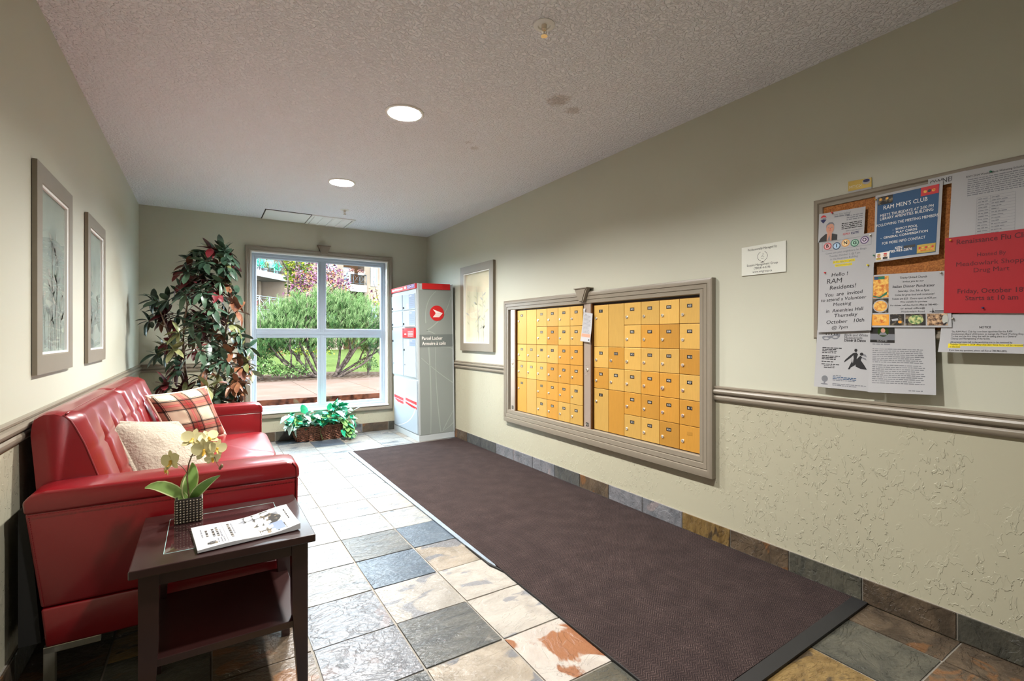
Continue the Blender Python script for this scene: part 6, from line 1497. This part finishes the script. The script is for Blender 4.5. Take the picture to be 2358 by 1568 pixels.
for k, (s, c_) in enumerate(((WL-2.4, 'leaf_teal'), (WL-1.8, 'pale_shrub'), (WL-.5, 'leaf_teal'))):
    p = A+dv*s+nv*-.35; t_ = thing('balcony_plant', ['bushy potted plant at the far left of the upper balcony', 'pale potted plant in the middle of the upper left balcony', 'potted plant at the right end of the upper left balcony'][k], 'plant', (p.x, p.y, 5.21), 'balcony plants')
    MB().lathe([(.12, 0), (.17, .3), (.16, .3)], (p.x, p.y, 5.21), 12).build('pot', 'white_out', t_); tag(crown_mesh((p.x, p.y, 5.75), (.30, .25, .35), 220, .13, [0], 60+k).build('foliage', c_, t_, fix=False), kind='stuff')
# right balcony
o = MB(); o.prism([(BX(4.675), YF-.9), (BX(5.54), YF-.35), (BX(5.54), YF+2.0), (BX(4.60), YF+2.0)], 'z', BZ(2.92), BZ(3.20)); o.build('balcony_slab', 'slab_white', bd)
o = MB(); q0 = Vector((BX(4.69), YF-.85, 0)); q1 = Vector((BX(5.53), YF-.32, 0)); zt = BZ(3.62); zb = BZ(3.20)
P_ = lambda s, z: tuple(q0+(q1-q0)*s+Vector((0, 0, z)))
o.tube([P_(0, zt), P_(1, zt)], .028, 6); o.tube([P_(0, zb+.1), P_(1, zb+.1)], .02, 6)
for s in (0, .33, .66, 1): o.tube([P_(s, zb), P_(s, zt)], .026, 6)
for k in range(3): a = k*.333; o.tube([P_(a, zb+.1), P_(a+.33, zt)], .012, 5); o.tube([P_(a+.33, zb+.1), P_(a, zt)], .012, 5)
o.tube([P_(1, zt), (BX(5.53), YF+.5, zt)], .028, 6); o.build('railing', 'rail_grey', bd, smooth=True)
for k, s in enumerate((.18, .70)):
    p = q0+(q1-q0)*s; t_ = thing('flower_box', ['pink flower box on the left part of the right hand balcony rail', 'pink flower box on the right part of the right hand balcony rail'][k], 'planter', (p.x, p.y-.1, zt-.05), 'balcony flower boxes')
    MB().box((p.x-.22, p.y-.2, zt-.06), (p.x+.22, p.y-.04, zt+.10)).build('box', 'white_out', t_); tag(crown_mesh((p.x, p.y-.12, zt+.2), (.28, .12, .16), 160, .09, [0, 1], 70+k).build('flowers', ['purple_leaf', 'skin'], t_, fix=False), kind='stuff')
for x0, x1, z0, z1, y_, mu, tr in ((4.03, 4.425, 3.62, 4.45, YF, 3, 2), (5.794, 6.085, 3.21, 3.985, YF+.25, 2, 2), (4.85, 5.25, 3.22, 4.05, YF+2.0, 1, 1), (6.6, 6.95, 3.21, 3.985, YF+.25, 2, 2), (3.0, 3.35, 3.2, 4.0, YF, 2, 2), (5.794, 6.085, 1.75, 2.45, YF+.25, 2, 2), (4.03, 4.4, 1.75, 2.45, YF, 2, 2)):
    X0, X1, Z0, Z1 = BX(x0), BX(x1), BZ(z0), BZ(z1); o = MB(); ring(o, lambda a, b, h=0: (a, y_-h, b), X0, X1, Z0, Z1, [(0, 0), (0, .06), (.06, .06), (.06, 0)])
    for k in range(1, mu): xx = X0+(X1-X0)*k/mu; o.box((xx-.025, y_-.05, Z0+.05), (xx+.025, y_, Z1-.05))
    for k in range(1, tr): zz = Z0+(Z1-Z0)*k/tr; o.box((X0+.05, y_-.05, zz-.025), (X1-.05, y_, zz+.025))
    w_ = o.build('window', 'white_out', bd)
    for a in range(mu):
        for b in range(tr): q = MB(); q.box((X0+.03+(X1-X0-.06)*a/mu, y_-.02, Z0+.03+(Z1-Z0-.06)*b/tr), (X0+.03+(X1-X0-.06)*(a+1)/mu-.01, y_-.015, Z0+.03+(Z1-Z0-.06)*(b+1)/tr-.01)); q.build('pane', 'dark_glass', w_)
bbx((-30, YF-4, 9.5), (BX(11), YF+9, 9.8), 'roof', 'slab_white')
